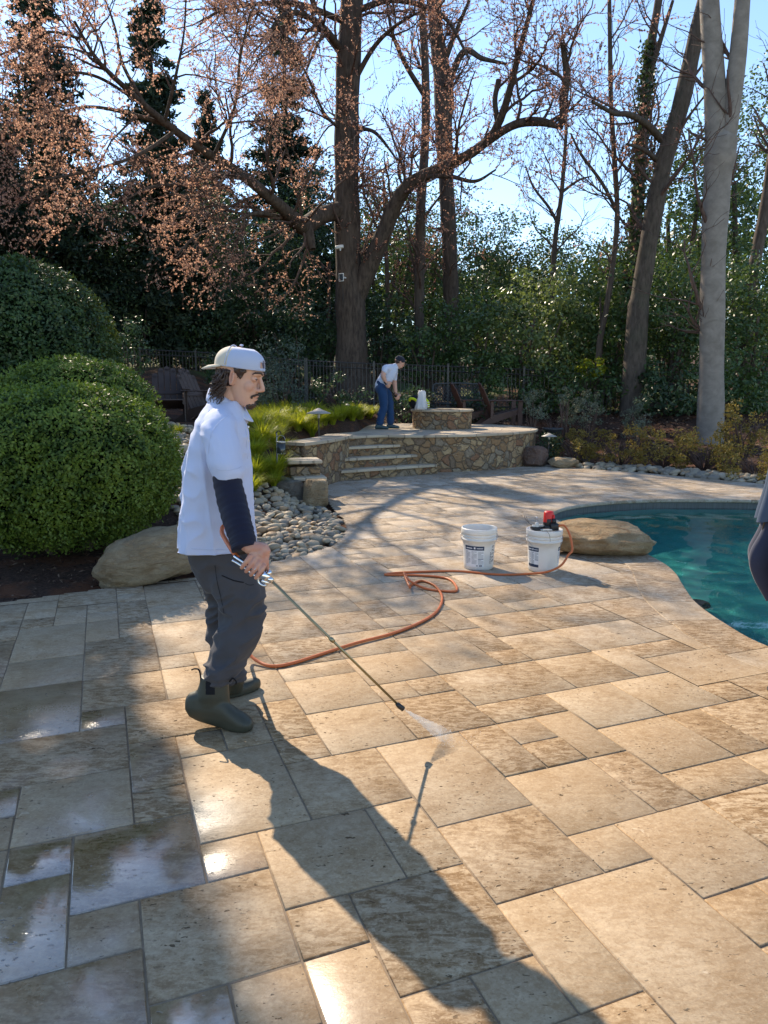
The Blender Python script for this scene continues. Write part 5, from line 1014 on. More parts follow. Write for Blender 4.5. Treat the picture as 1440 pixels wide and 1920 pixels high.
def tree_gadgets():
    p = at(637, 463, 23.52); o = thing('security_camera', 'white security camera fixed to the left side of the maple trunk', 'camera', tuple(p)); M = mat_plain('white_housing', (.7, .7, .68), .4)
    MB().lathe([(.001, -.14), (.045, -.14), (.055, -.12), (.055, .1), (.045, .12), (.001, .12)], n=16, mat=Matrix.Rotation(R(80), 3, 'Y')).build('housing', M, o, True); mb = MB(); mb.box((.06, .08, -.02), (.03, .18, .03)); mb.box((.02, .0, -.08), (.04, .04, .06)); mb.build('bracket', M, o)
    p = at(640, 520, 23.45); o = thing('solar_panel', 'small square solar panel with white frame on the maple trunk', 'solar panel', tuple(p), R(-25)); fr = MB().box((0, 0, 0), (.17, .03, .24), 0, .004).build('frame', M, o); MB().box((0, -.018, 0), (.13, .006, .20)).build('panel', mat_plain('solar_cell', (.01, .012, .016), .2), o); MB().box((.06, .14, 0), (.04, .26, .04)).build('bracket', M, o)
    MB().tube(spline([(.0, .03, -.13), (.02, .06, -.4), (.02, .06, -.9)], 5), .01, 5).build('cable', M_DBR, o, True)
tree_gadgets()
# ------------------------------------------------------------------ folded umbrella at the right edge
def umbrella():
    c = np.array((2.105, 3.62)); root = thing('closed_umbrella', 'folded dark blue grey patio umbrella standing at the right edge', 'umbrella', (*c, 0)); rs = np.random.RandomState(2); mb = MB(); F_ = mat_plain('umbrella_canvas', (.022, .028, .058), .8, .3, var=.12, bump=.2, bscale=300, Sheen_Weight=.3)
    MB().lathe([(.019, .04), (.019, 2.45)], n=12, cap=True).build('pole', mat_plain('umbrella_pole', (.05, .04, .035), .4), root, True); MB().lathe([(.001, 0.002), (.055, .002), (.058, .006), (.058, .014), (.030, .02), (.028, .10), (.019, .10)], n=28).build('deck_socket', M_BLACK, root, True)
    n = 192; a = np.linspace(0, 2 * math.pi, n, endpoint=False)
    def ring(z, r, dep, ph=0.0, zz=0): f = np.abs(np.cos(a * 4 + ph)) ** .8; rr = r * (1 - dep + dep * f); return np.column_stack([np.cos(a) * rr, np.sin(a) * rr, z - zz * (1 - f)])
    def loft_s(rs_, n=5): Q = np.array(rs_); return [q.reshape(-1, 3) for q in spline(Q.reshape(len(Q), -1), n)]
    rings = [ring(2.30, .02, 0), ring(2.1, .06, .2), ring(1.7, .095, .45), ring(1.2, .12, .55), ring(1.02, .135, .55), ring(.88, .17, .6), ring(.74, .215, .62), ring(.62, .185, .62, 0, -.06), ring(.50, .115, .6, 0, -.12)]
    rings = loft_s(rings); w_ = [q + np.column_stack([.006 * noise3(q, 9, 3), .006 * noise3(q, 9, 5), .004 * noise3(q, 7, 8)]) for q in rings]
    mb.loft(w_, False); mb.build('canopy', F_, root, True); F2 = mat_plain('umbrella_valance', (.055, .08, .125), .85, .3, var=.12, bump=.2, bscale=300)
    mb = MB(); mb.loft(loft_s([ring(1.20, .150, .50), ring(1.08, .166, .5), ring(.98, .188, .5, .0, -.02), ring(.92, .198, .5, .0, -.03)]), False); mb.build('valance', F2, root, True)
    mb = MB(); mb.lathe([(.125, 1.33), (.132, 1.34), (.132, 1.37), (.125, 1.38)], n=24); mb.build('strap', F_, root, True); MB().lathe([(.001, 2.52), (.02, 2.5), (.03, 2.45), (.02, 2.41)], n=12).build('finial', M_BLACK, root, True)
    for k in range(8): b = k * math.pi / 4; MB().tube([(math.cos(b) * .03, math.sin(b) * .03, 2.36), (math.cos(b) * .085, math.sin(b) * .085, 1.6), (math.cos(b) * .178, math.sin(b) * .178, .74)], .006, 6).build('rib', M_DBR, root, True)
umbrella()
# ------------------------------------------------------------------ bag and pack on the fire pit
def bag_and_pack():
    c = (at(789, 768, 15.75)[0], 15.75, HT + .42); mb = MB(); rs = np.random.RandomState(5); n = 28; a = np.linspace(0, 2 * math.pi, n, endpoint=False); rings = []
    for z, rx, ry in ((0, .10, .09), (.02, .125, .11), (.08, .12, .105), (.16, .105, .09), (.25, .085, .07), (.32, .075, .055), (.37, .08, .035), (.40, .06, .012)):
        rr = 1 + .14 * np.sin(a * 5 + z * 7) + .07 * np.sin(a * 11 - z * 12) + .03 * rs.randn(n); rings.append(np.column_stack([np.cos(a) * rx * rr + .05 * z, np.sin(a) * ry * rr, np.full(n, z) + (.02 * np.sin(a * 3) if z > .3 else 0)]))
    mb.loft(rings, True); o = mb.build('plastic_bag', mat_leaf('thin_white_plastic', (.72, .72, .73), (.72, .72, .73), .35, .35, .5), smooth=True); o.location = c; tag(o, 'crumpled white plastic bag standing upright on the fire pit cap', 'bag')
    c = (at(786, 770, 16.3)[0], 16.3, HT + .42); o = thing('work_pack', 'black and bright yellow padded work pack behind the white bag', 'pack', c); Yw = mat_plain('bright_yellow_fabric', (.50, .58, .015), .7, .3); K = mat_plain('black_fabric', (.012, .013, .018), .8, .2)
    mb = MB(); mb.ball((-.09, .05, .15), (.15, .12, .16), 18, 12); mb.box((.04, .06, .12), (.26, .16, .24), 0, .05); link('body', fuse(mb, .02, 4), K, o, True); mb = MB(); mb.tube(spline([(-.22, -.02, .18), (-.20, -.08, .23), (-.12, -.10, .22), (-.05, -.09, .17)], 5), .032, 8); mb.tube(spline([(.10, -.06, .24), (.17, -.07, .18), (.20, -.06, .10), (.19, -.06, .02)], 5), .034, 8); link('strap', fuse(mb, .014, 3), Yw, o, True)
    mb = MB()
    for k in range(3): mb.box((.195, -.095, .05 + .05 * k), (.06, .008, .012), .2)
    mb.build('reflective_tape', M_WHITE, o)
bag_and_pack()
# ================================================================== people
def depth(p): return p[1] * CP - (p[2] - CAM_H) * SP
def project(C):
    C = np.asarray(C, float); d = C[:, 1] * CP - (C[:, 2] - CAM_H) * SP; v = -(C[:, 1] * SP + (C[:, 2] - CAM_H) * CP) / d; return 720 + C[:, 0] / d * FPX, 960 + v * FPX
def srow(y, xl, xr, Y, hy, n=28, e=2.4, yaw=0.0):
    """horizontal body section whose outline spans xl..xr at pixel row y, half depth hy"""
    c = at((xl + xr) / 2, y, Y); rx = (xr - xl) / 2 * depth(c) / FPX; a = np.linspace(0, 2 * math.pi, n, endpoint=False); ca, sa = np.cos(a), np.sin(a)
    X = rx * np.sign(ca) * np.abs(ca) ** (2 / e); Yy = hy * np.sign(sa) * np.abs(sa) ** (2 / e)
    if yaw: X, Yy = X * math.cos(yaw) - Yy * math.sin(yaw), X * math.sin(yaw) + Yy * math.cos(yaw); X = X * rx / np.abs(X).max()
    return np.column_stack([c[0] + X, c[1] + Yy, np.full(n, c[2])])
def ptube(mb, pts, n=16, K=4):
    """limb through (px, py, Y, radius in pixels)"""
    Q = np.array([(*at(p[0], p[1], p[2]), p[3] * depth(at(p[0], p[1], p[2])) / FPX) for p in pts]); S = spline(Q, K); mb.tube(S[:, :3], S[:, 3], n)
    for q in (Q[0], Q[-1]): mb.ball(q[:3], q[3] * .98, 14, 9)
    return mb
def skin_mat(name, base, red):
    t = NT(name); co = t.coord(); c = t.mix(t.attr('tone'), base, red); c = t.mix(t.math('MULTIPLY', t.noise(co, 60, 4), .25), c, tuple(x * .75 for x in base)); return t.done(t.bsdf(c, .5, t.bump(t.noise(co, 260, 3), .12, .001), .4, Subsurface_Weight=.12, Subsurface_Radius=(.012, .005, .003), Subsurface_Scale=1.0))
def cloth_mat(name, col, rough=.85, var=.06, weave=700, sheen=.2, trans=0.0):
    t = NT(name); co = t.coord(); c = t.mix(t.noise(co, 7, 4), tuple(x * (1 - var) for x in col), tuple(min(1, x * (1 + var)) for x in col)); b = t.bsdf(c, rough, t.bump(t.noise(co, weave, 2), .2, .0008), .2, Sheen_Weight=sheen)
    if trans:
        tr = t.n('BsdfTranslucent'); t.set(tr.inputs[0], col); m = t.n('MixShader'); m.inputs[0].default_value = trans; t.l(b, m.inputs[1]); t.l(tr.outputs[0], m.inputs[2]); b = m.outputs[0]
    return t.done(b)
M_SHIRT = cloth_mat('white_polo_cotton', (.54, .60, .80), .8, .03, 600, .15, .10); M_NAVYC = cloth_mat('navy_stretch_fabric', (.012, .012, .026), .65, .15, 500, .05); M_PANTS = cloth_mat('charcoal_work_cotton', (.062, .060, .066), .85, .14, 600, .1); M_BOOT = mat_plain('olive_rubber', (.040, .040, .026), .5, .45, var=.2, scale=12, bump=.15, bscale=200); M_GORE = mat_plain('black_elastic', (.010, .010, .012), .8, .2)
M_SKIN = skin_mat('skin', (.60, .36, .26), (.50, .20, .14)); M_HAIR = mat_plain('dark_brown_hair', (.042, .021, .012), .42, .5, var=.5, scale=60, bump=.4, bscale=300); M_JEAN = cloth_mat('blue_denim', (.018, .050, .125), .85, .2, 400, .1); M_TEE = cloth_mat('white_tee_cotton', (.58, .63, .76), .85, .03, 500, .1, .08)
M_CHROME = mat_plain('chrome', (.72, .72, .74), .16, .5, 1.0, var=.05); M_BRASS = mat_plain('dull_brass', (.30, .27, .17), .35, .5, 1.0, var=.15)
def localise(me, off): set_co(me, get_co(me) - off)
def set_tone(me, val): a = me.attributes.new('tone', 'FLOAT', 'POINT'); a.data.foreach_set('value', np.asarray(val, np.float32))
HS = 1.08
def head_frame(cpx, Y, pitch, yaw, scale=HS): return np.array((Matrix.Rotation(R(yaw), 3, 'Z') @ Matrix.Rotation(R(pitch), 3, 'Y'))) * scale, at(*cpx, Y)
def head_blobs(mb, M, c):
    w = lambda p: np.asarray(p, float) @ M.T + c
    def ball(p, r): mb.ball(w(p), r, 18, 12, mat=M)
    ball((-.018, 0, .036), (.097, .076, .086)); n = 24; a = np.linspace(0, 2 * math.pi, n, endpoint=False); rings = []
    for z, xf, xb, hw in ((-.122, .064, .030, .016), (-.116, .076, .010, .028), (-.100, .083, -.022, .040), (-.080, .083, -.040, .050), (-.058, .085, -.055, .057), (-.030, .083, -.065, .062), (0, .079, -.075, .064), (.022, .087, -.082, .067), (.055, .088, -.09, .069), (.085, .075, -.09, .066)):
        m_ = (xf + xb) / 2; rx = (xf - xb) / 2; ca, sa = np.cos(a), np.sin(a); q = np.where(ca > 0, .86, 1.0); rings.append(w(np.column_stack([m_ + rx * np.sign(ca) * np.abs(ca) ** q, hw * np.sign(sa) * np.abs(sa) ** .92, np.full(n, z)])))
    mb.loft(rings, True)
    mb.tube([w(p) for p in ((.082, 0, .018), (.094, 0, -.005), (.105, 0, -.028), (.107, 0, -.038))], np.array((.008, .009, .0105, .010)) * 1.1, 10); ball((.104, 0, -.036), (.013, .012, .010))
    for s in (-1, 1):
        ball((.091, s * .012, -.042), (.013, .009, .008)); mb.tube([w(p) for p in ((.090, s * .006, .024), (.088, s * .028, .029), (.070, s * .052, .022))], .0085, 8); ball((.052, s * .038, -.030), (.026, .022, .026))
        ball((.073, s * .032, .004), (.016, .018, .012))
        e = np.linspace(0, 2 * math.pi, 13)[:-1]; mb.tube([w((-.012 - .010 * math.sin(t) * .9 + .004, s * (.072 + .010 * (1 - math.sin(t)) * .5 + .004), -.006 + .030 * math.cos(t))) for t in np.linspace(.3, 5.4, 12)], .0055, 7); ball((-.006, s * .070, -.006), (.013, .007, .024)); ball((-.004, s * .071, -.032), (.008, .006, .009))
    ball((.083, 0, -.068), (.010, .022, .0065)); ball((.082, 0, -.081), (.009, .018, .007)); ball((.072, 0, -.106), (.015, .020, .014))
def head_tone(P, M, c):
    L = (P - c) @ np.linalg.inv(M).T; g = lambda p, s: np.exp(-(((L - p) / s) ** 2).sum(1)); t = .75 * g((.09, 0, -.074), (.014, .024, .008)) + .6 * g((.106, 0, -.037), (.014, .016, .012)); t += sum(.35 * g((.06, s * .045, -.035), (.03, .025, .02)) + .7 * g((-.01, s * .08, -.005), (.02, .014, .035)) + .3 * g((.075, s * .032, .0), (.012, .018, .010)) for s in (-1, 1)); return np.clip(t, 0, 1) * (np.linalg.norm(L, axis=1) < .16)
def hand_blobs(mb, o, h, u, n, wrist, s=1.0):
    """right hand closed round a bar through o along h; u points to the wrist, n is the side the knuckles show on"""
    w = lambda a, b, c: o + s * (h * a + u * b + n * c)
    for k in range(4):
        a = .036 - .0235 * k; l = (1.0, 1.06, 1.0, .86)[k]; ch = [(a, .046, .022), (a + .001, .027, .031), (a, .003, .0315 * l), (a - .001, -.0205 * l, .019), (a - .001, -.0235 * l, -.004), (a, -.012, -.0205)]; mb.tube(spline([w(*q) for q in ch], 4), np.interp(np.linspace(0, 1, 21), [0, .25, .6, 1], [.0098, .0100, .0086, .0072]) * s, 9); mb.ball(w(*ch[-1]), .0072 * s, 9, 7); mb.ball(w(*ch[1]), .0108 * s, 9, 7)
    M = np.stack([h, u, n], 1) * s; mb.ball(w(.001, .053, .010), (.046, .030, .0165), 16, 10, mat=M); mb.ball(w(.0, .070, .005), (.036, .03, .018), 16, 10, mat=M)
    tb = [(.020, .066, -.006), (.040, .040, -.016), (.056, .020, -.021), (.072, .006, -.019)]; mb.tube(spline([w(*q) for q in tb], 4), np.interp(np.linspace(0, 1, 13), [0, .5, 1], [.015, .0105, .0082]) * s, 9); mb.ball(w(*tb[-1]), .0082 * s, 9, 7)
    mb.tube(spline([w(.0, .066, .004), w(-.002, .095, .003), wrist], 4), np.interp(np.linspace(0, 1, 9), [0, .5, 1], [.026, .024, .027]) * s, 12)
def man_with_wand():
    Y0 = 3.42; foot = np.array((*G(430, 1345), 0.0))
    # ---- the wand he holds: axis from the rear of the grip to the lance
    ga, gb = at(440, 1043, 2.955), at(507, 1087, 2.955); h = unit(gb - ga); tip = at(747, 1322, 3.055); n = unit(np.array((-.05, -1, .10))); n = unit(n - h * (n @ h)); u = np.cross(n, h); u = u if u[2] > 0 else -u
    go = ga + h * .088                               # centre of the hand on the grip
    M, c = head_frame((451, 706), 3.40, 12, -9); wv = lambda p: np.asarray(p, float) @ M.T + c
    mb = MB(); head_blobs(mb, M, c)
    mb.tube(spline([wv((-.028, 0, -.02)), wv((-.036, 0, -.09)), at(421, 768, Y0), at(412, 800, Y0)], 4), np.interp(np.linspace(0, 1, 13), [0, .4, .75, 1], [.060, .056, .066, .10]), 18)
    mb.loft([srow(790, 385, 445, Y0, .13), srow(850, 375, 450, Y0, .15), srow(950, 368, 455, Y0, .13), srow(1040, 372, 470, Y0, .14), srow(1085, 385, 480, Y0, .13)])
    ptube(mb, [(414, 800, 3.27, 20), (424, 870, 3.18, 19), (437, 950, 3.10, 17), (455, 1010, 2.99, 13), (462, 1024, 2.965, 11.5)]); ptube(mb, [(404, 800, 3.57, 19), (398, 880, 3.64, 18), (400, 950, 3.67, 16), (416, 1000, 3.63, 12), (424, 1018, 3.61, 11)])
    ptube(mb, [(445, 1085, 3.34, 26), (457, 1150, 3.31, 21), (430, 1215, 3.27, 18), (405, 1262, 3.24, 14)]); ptube(mb, [(425, 1085, 3.51, 24), (418, 1150, 3.53, 19), (420, 1215, 3.54, 17), (430, 1268, 3.55, 13)])
    hand_blobs(mb, go, h, u, n, at(462, 1026, 2.965), 1.03)
    o2 = at(433, 1040, 3.60); h2 = unit(np.array((.6, .1, -.8))); n2 = unit(np.array((0, 1., 0)) - h2 * h2[1]); u2 = np.cross(n2, h2); u2 = u2 if u2[2] > 0 else -u2; hand_blobs(mb, o2, h2, u2, n2, at(424, 1018, 3.61), 1.05)
    me = fuse(mb, .0036, 3, .5); P = get_co(me)
    L = (P - c) @ np.linalg.inv(M).T                                               # shape the eye hollows and mouth line
    for s in (-1, 1): g = np.exp(-(((L - (.080, s * .031, .006)) / (.02, .014, .0095)) ** 2).sum(1)); L = L - g[:, None] * np.array((.0085, 0, 0)) * (np.linalg.norm(L, axis=1) < .16)[:, None]
    g = np.exp(-(((L - (.09, 0, -.0745)) / (.02, .022, .0022)) ** 2).sum(1)); L = L - g[:, None] * np.array((.005, 0, 0)); near = np.linalg.norm(P - c, axis=1) < .2; P[near] = (L @ M.T + c)[near]
    tone = head_tone(P, M, c); hd = np.linalg.norm(P - go, axis=1) < .13; tone = np.where(hd, .55 + .35 * noise3(P, 60, 3), tone); set_tone(me, np.clip(tone, 0, 1)); set_co(me, P - foot)
    man = link('person', me, M_SKIN, smooth=True); man.location = foot
    tag(man, 'bearded man in white polo, charcoal trousers and backwards cap walking right with a spray wand', 'person')
    def part(name, me_, mat, sm=True): localise(me_, foot); return link(name, me_, mat, man, sm)
    def mpart(name, mb_, mat, sm=True): mb_.v = [v - foot for v in mb_.v]; return mb_.build(name, mat, man, sm)
    # ---- eyes, brows, beard, hair
    for s in (-1, 1):
        mb = MB(); mb.ball(wv((.0715, s * .031, .004)), .0115 * HS, 14, 10); e = mpart('eye', mb, mat_plain('eye_white', (.62, .58, .55), .2)); mb = MB(); mb.ball(wv((.0795, s * .0315, .0005)), np.array((.0045, .0052, .0052)) * HS, 10, 8); mb.v = [v - foot for v in mb.v]; mb.build('iris', M_BLACK, e, True)
        mb = MB(); mb.tube([wv(p) for p in ((.0835, s * .018, .003), (.0850, s * .030, .0058), (.0790, s * .044, .003))], .0017, 6); mpart('eyelashes', mb, M_HAIR); mb = MB(); mb.tube([wv(p) for p in ((.0985, s * .010, .026), (.0965, s * .026, .0335), (.079, s * .049, .030), (.070, s * .058, .023))], np.array((.0035, .0048, .0042, .002)), 7); mpart('eyebrow', mb, M_HAIR)
    rs = np.random.RandomState(8)
    def tufts(name, spots, r, k, base):
        mb = MB()
        for p, q in spots: mb.ball(wv(p), np.asarray(q) * HS, 12, 8, mat=np.array(M) / HS)
        m_ = fuse(mb, .0028, 2); C = get_co(m_); set_co(m_, C + get_no(m_) * (.0022 * noise3(C, 420, 2))[:, None]); part(name, m_, M_HAIR)
    tufts('moustache', [((.0885 - a * .25, s * a, -.0585 - a * .28), (.0065, .011, .0045)) for s in (-1, 1) for a in (.006, .017, .027)] + [((.076, s * .034, -.073), (.006, .004, .008)) for s in (-1, 1)], 0, 0, 0)
    tufts('goatee', [((.075, 0, -.108), (.014, .022, .014)), ((.064, 0, -.120), (.015, .018, .011)), ((.082, 0, -.094), (.006, .007, .006)), ((.062, .021, -.110), (.014, .009, .012)), ((.062, -.021, -.110), (.014, .009, .012))], 0, 0, 0)
    mb = MB(); mb.ball(wv((-.036, 0, .0)), np.array((.070, .079, .068)) * HS, 18, 12, mat=np.array(M) / HS); mb.ball(wv((-.055, 0, -.050)), np.array((.045, .060, .048)) * HS, 18, 12, mat=np.array(M) / HS)
    for s in (-1, 1): mb.ball(wv((.008, s * .065, .030)), np.array((.040, .012, .020)) * HS, 14, 9, mat=np.array(M) / HS); mb.ball(wv((.024, s * .066, .016)), np.array((.014, .008, .022)) * HS, 12, 9, mat=np.array(M) / HS)
    m_ = fuse(mb, .005, 2); C = get_co(m_); set_co(m_, C + get_no(m_) * (.007 * noise3(C, 75, 4) + .003 * noise3(C, 190, 5))[:, None]); hair = part('hair', m_, M_HAIR)
    mb = MB()                                                                     # curls down to the nape
    for k in range(230):
        th = (rs.rand() - .5) * 3.5; z0 = .02 - .085 * rs.rand(); p0 = np.array((-.035 - .060 * math.cos(th), .080 * math.sin(th), z0)); l = .035 + .045 * rs.rand(); t = np.linspace(0, 1, 9)[:, None]; ph = rs.rand() * 6.28; amp = .004 + .008 * rs.rand()
        path = p0 + t * np.array((-.016 * math.cos(th) - .006, .012 * math.sin(th), -l)) + amp * np.column_stack([np.sin(t[:, 0] * 9 + ph) * t[:, 0], np.cos(t[:, 0] * 9 + ph) * t[:, 0], .3 * np.sin(t[:, 0] * 13 + ph)]); mb.tube([wv(p) for p in path], np.linspace(.0042, .0016, 9), 5)
    mb.v = [v - foot for v in mb.v]; mb.build('curls', M_HAIR, hair, True)
    # ---- cap worn backwards
    ca = lambda q: np.asarray(q, float) @ np.array(Matrix.Rotation(R(-4), 3, 'Y')).T + (-.012, 0, .040); n_ = 48; a = np.linspace(0, 2 * math.pi, n_, endpoint=False); rings = []
    for q in np.linspace(-.12, 1, 13):
        z = .088 * q if q > 0 else .05 * q; rr = math.sqrt(max(0, 1 - max(q, 0) ** 2.6)); rings.append(wv(ca(np.column_stack([.110 * rr * np.cos(a) + .002, .0875 * rr * np.sin(a) * (1 + .02 * np.cos(a * 6)), np.full(n_, z)]))))
    mb = MB(); mb.loft(rings[:-1], False); mb.add(rings[-2], [list(range(n_))]); F = mb.f; keepf = []; mi = []
    for f in F:
        ctr = (np.concatenate(mb.v)[f].mean(0) - c) @ np.linalg.inv(M).T
        if ctr[0] > .07 and abs(ctr[1]) < .034 and .052 < ctr[2] < .088 - .4 * abs(ctr[1]): continue
        keepf.append(f); mi.append(1 if ctr[0] < -.036 else 0)
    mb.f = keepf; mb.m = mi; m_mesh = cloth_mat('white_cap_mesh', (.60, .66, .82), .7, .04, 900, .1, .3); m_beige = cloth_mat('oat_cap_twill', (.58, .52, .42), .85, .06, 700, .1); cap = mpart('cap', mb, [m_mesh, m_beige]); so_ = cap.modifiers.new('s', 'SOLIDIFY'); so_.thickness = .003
    mb = MB(); k = 17; s_ = np.linspace(-1, 1, k); inn = []; out = []
    for t in s_: b = t * 1.12; inn.append((-.107 * math.cos(b), .085 * math.sin(b), -.004)); out.append((-.107 * math.cos(b) - .080 * math.cos(t * 1.45) ** .8 * .75, .083 * math.sin(b) * 1.0, -.030 + .022 * t * t))
    top = [wv(ca(p)) for p in inn] + [wv(ca((np.array(p) + q) / 2 + (0, 0, .005))) for p, q in zip(inn, out)] + [wv(ca(p)) for p in out]; mb.add(top, [[r_ * k + i, r_ * k + i + 1, (r_ + 1) * k + i + 1, (r_ + 1) * k + i] for r_ in (0, 1) for i in range(k - 1)]); mb.v = [v - foot for v in mb.v]; br = mb.build('brim', m_beige, cap, True); so_ = br.modifiers.new('s', 'SOLIDIFY'); so_.thickness = .004
    mb = MB(); mb.ball(wv(ca((0, 0, .090))), np.array((.009, .009, .005)), 10, 7); mb.v = [v - foot for v in mb.v]; mb.build('cap_button', m_mesh, cap, True)
    mb = MB(); arc = [wv(ca((-.034 + .001, .0885 * math.cos(t) * 1.0, .088 * math.sin(t) * .985))) for t in np.linspace(.05, math.pi - .05, 22)]; mb.tube(arc, .0022, 5); arc = [wv(ca((.111 * math.cos(t), -.0885 * math.sin(t), -.002))) for t in np.linspace(.1, 2.0, 20)]; mb.tube(arc, .0015, 5); mb.v = [v - foot for v in mb.v]; mb.build('cap_seam', m_mesh, cap, True)
    # ---- polo shirt
    mb = MB(); rows = [(752, 392, 452, .085), (762, 388, 457, .115), (774, 378, 461, .150), (788, 368, 464, .178), (806, 360, 467, .190), (835, 351, 469, .195), (870, 345, 472, .192), (910, 342, 474, .188), (950, 340, 477, .188), (990, 338, 480, .192), (1018, 337, 482, .198), (1037, 338, 483, .200)]
    mb.loft([srow(y, a_, b_, Y0, hy, 40, 2.4 + .8 * float(smooth(770, 850, y)), R(13) * float(smooth(765, 800, y))) for y, a_, b_, hy in rows])
    ptube(mb, [(417, 786, 3.33, 27), (412, 802, 3.265, 33), (414, 830, 3.205, 34), (419, 862, 3.175, 33), (425, 889, 3.160, 31.5)][:-1] + [(425, 884, 3.162, 31.5)]); ptube(mb, [(409, 786, 3.51, 27), (402, 802, 3.57, 33), (398, 840, 3.63, 34), (396, 884, 3.66, 32)])
    m_ = fuse(mb, .0072, 5, .5); C = get_co(m_); N_ = get_no(m_); px_, py_ = project(C)
    fold = np.zeros(len(C)); q = np.column_stack([C[:, 0] * 12 + C[:, 2] * 1.2, C[:, 1] * 12, C[:, 2] * 1.1]); body = smooth(790, 880, py_); fold += .019 * body * ((1 - np.abs(noise3(q, .9, 3))) ** 3 - .35) + .008 * body * noise3(q, .5, 31) + .0045 * noise3(C, 22, 5)
    q = np.column_stack([C[:, 0] * 9 + C[:, 2] * 7, C[:, 1] * 9, C[:, 2] * 9 - C[:, 0] * 5]); fold += .010 * ((1 - np.abs(noise3(q, 1.0, 9))) ** 3 - .35) * (1 - smooth(840, 862, py_) * smooth(384, 392, px_)) * smooth(775, 830, py_); fold += .007 * np.exp(-((py_ - 800 - (px_ - 380) * .5) / 9) ** 2) * smooth(350, 380, px_) * (1 - smooth(395, 420, px_))
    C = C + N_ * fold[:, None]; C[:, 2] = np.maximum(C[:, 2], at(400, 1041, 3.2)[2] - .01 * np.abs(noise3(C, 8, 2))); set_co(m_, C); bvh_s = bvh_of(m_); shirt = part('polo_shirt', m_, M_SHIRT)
    hemz = at(400, 1033, 3.25)[2]
    def sleeve_hem(pts, name):
        mb = MB(); ptube(mb, pts, 24); return mb
    # sleeve band and hem stitching, collar, placket, buttons
    mb = MB(); n_ = 30; a = np.linspace(0, 2 * math.pi, n_, endpoint=False); neck0 = at(427, 764, Y0); rings = []
    for zz, rx, ry, sh in ((-.022, .094, .090, .0), (.012, .080, .075, .002), (.040, .076, .069, .004), (.046, .079, .072, .004), (.030, .086, .080, .003), (.004, .098, .092, 0.006), (-.016, .106, .100, .010)):
        tilt = np.cos(a) * .052; rings.append(np.column_stack([neck0[0] + sh + rx * np.cos(a), neck0[1] + ry * np.sin(a), neck0[2] + zz - tilt]))
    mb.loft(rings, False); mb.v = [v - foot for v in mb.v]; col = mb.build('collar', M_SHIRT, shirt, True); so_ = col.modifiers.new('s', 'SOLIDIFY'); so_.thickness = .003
    mb = MB()
    for y in (800, 825):
        b = at(466, y, 3.40); mb.ball(b + (.004, -.03, 0), .0055, 8, 6)
    mb.v = [v - foot for v in mb.v]; mb.build('button', M_WHITE, shirt, True)
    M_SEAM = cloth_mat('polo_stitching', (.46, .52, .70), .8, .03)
    for pts in ([(340, 1026), (360, 1029), (380, 1030), (400, 1031), (420, 1031), (440, 1030)], [(436, 776), (424, 782), (408, 794), (397, 812), (392, 832), (391, 850)], [(402, 752), (392, 770), (381, 790), (374, 800)], [(397, 877), (412, 881), (430, 881), (446, 878), (453, 874)], [(459, 790), (462, 815), (463, 840), (464, 860)], [(430, 1012), (430, 1022), (431, 1035)]):
        P_ = []
        for x, y in pts:
            hit = bvh_s.ray_cast(Vector((0, 0, CAM_H)), Vector(ray(x, y)).normalized())
            if hit[0] is not None: P_.append(np.array(hit[0]) - np.array(Vector(ray(x, y)).normalized()) * .0006)
        if len(P_) > 2: mb = MB(); mb.tube(spline(P_, 4), .0016, 6); mb.v = [v - foot for v in mb.v]; mb.build('seam', M_SEAM, shirt, True)
    # ---- tight navy undersleeves
    for pts in ([(420, 866, 3.178, 25), (427, 905, 3.15, 26.5), (437, 948, 3.10, 27.5), (447, 985, 3.03, 26), (455, 1012, 2.985, 24.5), (458, 1030, 2.96, 23.5)], [(397, 868, 3.65, 25), (398, 950, 3.67, 25), (414, 1000, 3.635, 21), (423, 1016, 3.615, 19)]):
        mb = MB(); S = np.array([(*at(*p[:3]), p[3] * depth(at(*p[:3])) / FPX) for p in pts]); S = spline(S, 10); mb.tube(S[:, :3], S[:, 3] * (1 + .022 * np.sin(np.arange(len(S)) * 1.9) + .015 * np.sin(np.arange(len(S)) * .8)), 26); mpart('undersleeve', mb, M_NAVYC)
    # ---- trousers
    mb = MB(); mb.loft([srow(1022, 352, 478, Y0, .175), srow(1045, 358, 486, Y0, .178), srow(1070, 368, 491, Y0, .172), srow(1092, 378, 490, Y0, .150), srow(1108, 390, 480, Y0, .10)])
    NL = [(1050, 385, 490, 3.345, .105), (1085, 392, 495, 3.33, .102), (1112, 402, 496, 3.315, .096), (1140, 414, 497, 3.305, .092), (1165, 416, 494, 3.295, .088), (1190, 405, 487, 3.28, .085), (1215, 395, 474, 3.265, .080), (1240, 387, 459, 3.25, .076), (1262, 383, 446, 3.24, .074), (1277, 384, 438, 3.235, .072)]
    FL = [(1050, 366, 460, 3.495, .10), (1085, 376, 462, 3.51, .098), (1112, 386, 455, 3.52, .092), (1140, 391, 450, 3.53, .086), (1170, 390, 447, 3.535, .084), (1200, 391, 446, 3.54, .080), (1230, 396, 450, 3.545, .076), (1262, 404, 458, 3.55, .072), (1272, 406, 459, 3.552, .071)]
    for T_ in (NL, FL): mb.loft([srow(y, a_, b_, Yc, hy, 26, 2.2) for y, a_, b_, Yc, hy in T_])
    m_ = fuse(mb, .0066, 4, .5); C = get_co(m_); N_ = get_no(m_); px_, py_ = project(C); low = smooth(1090, 1150, py_)
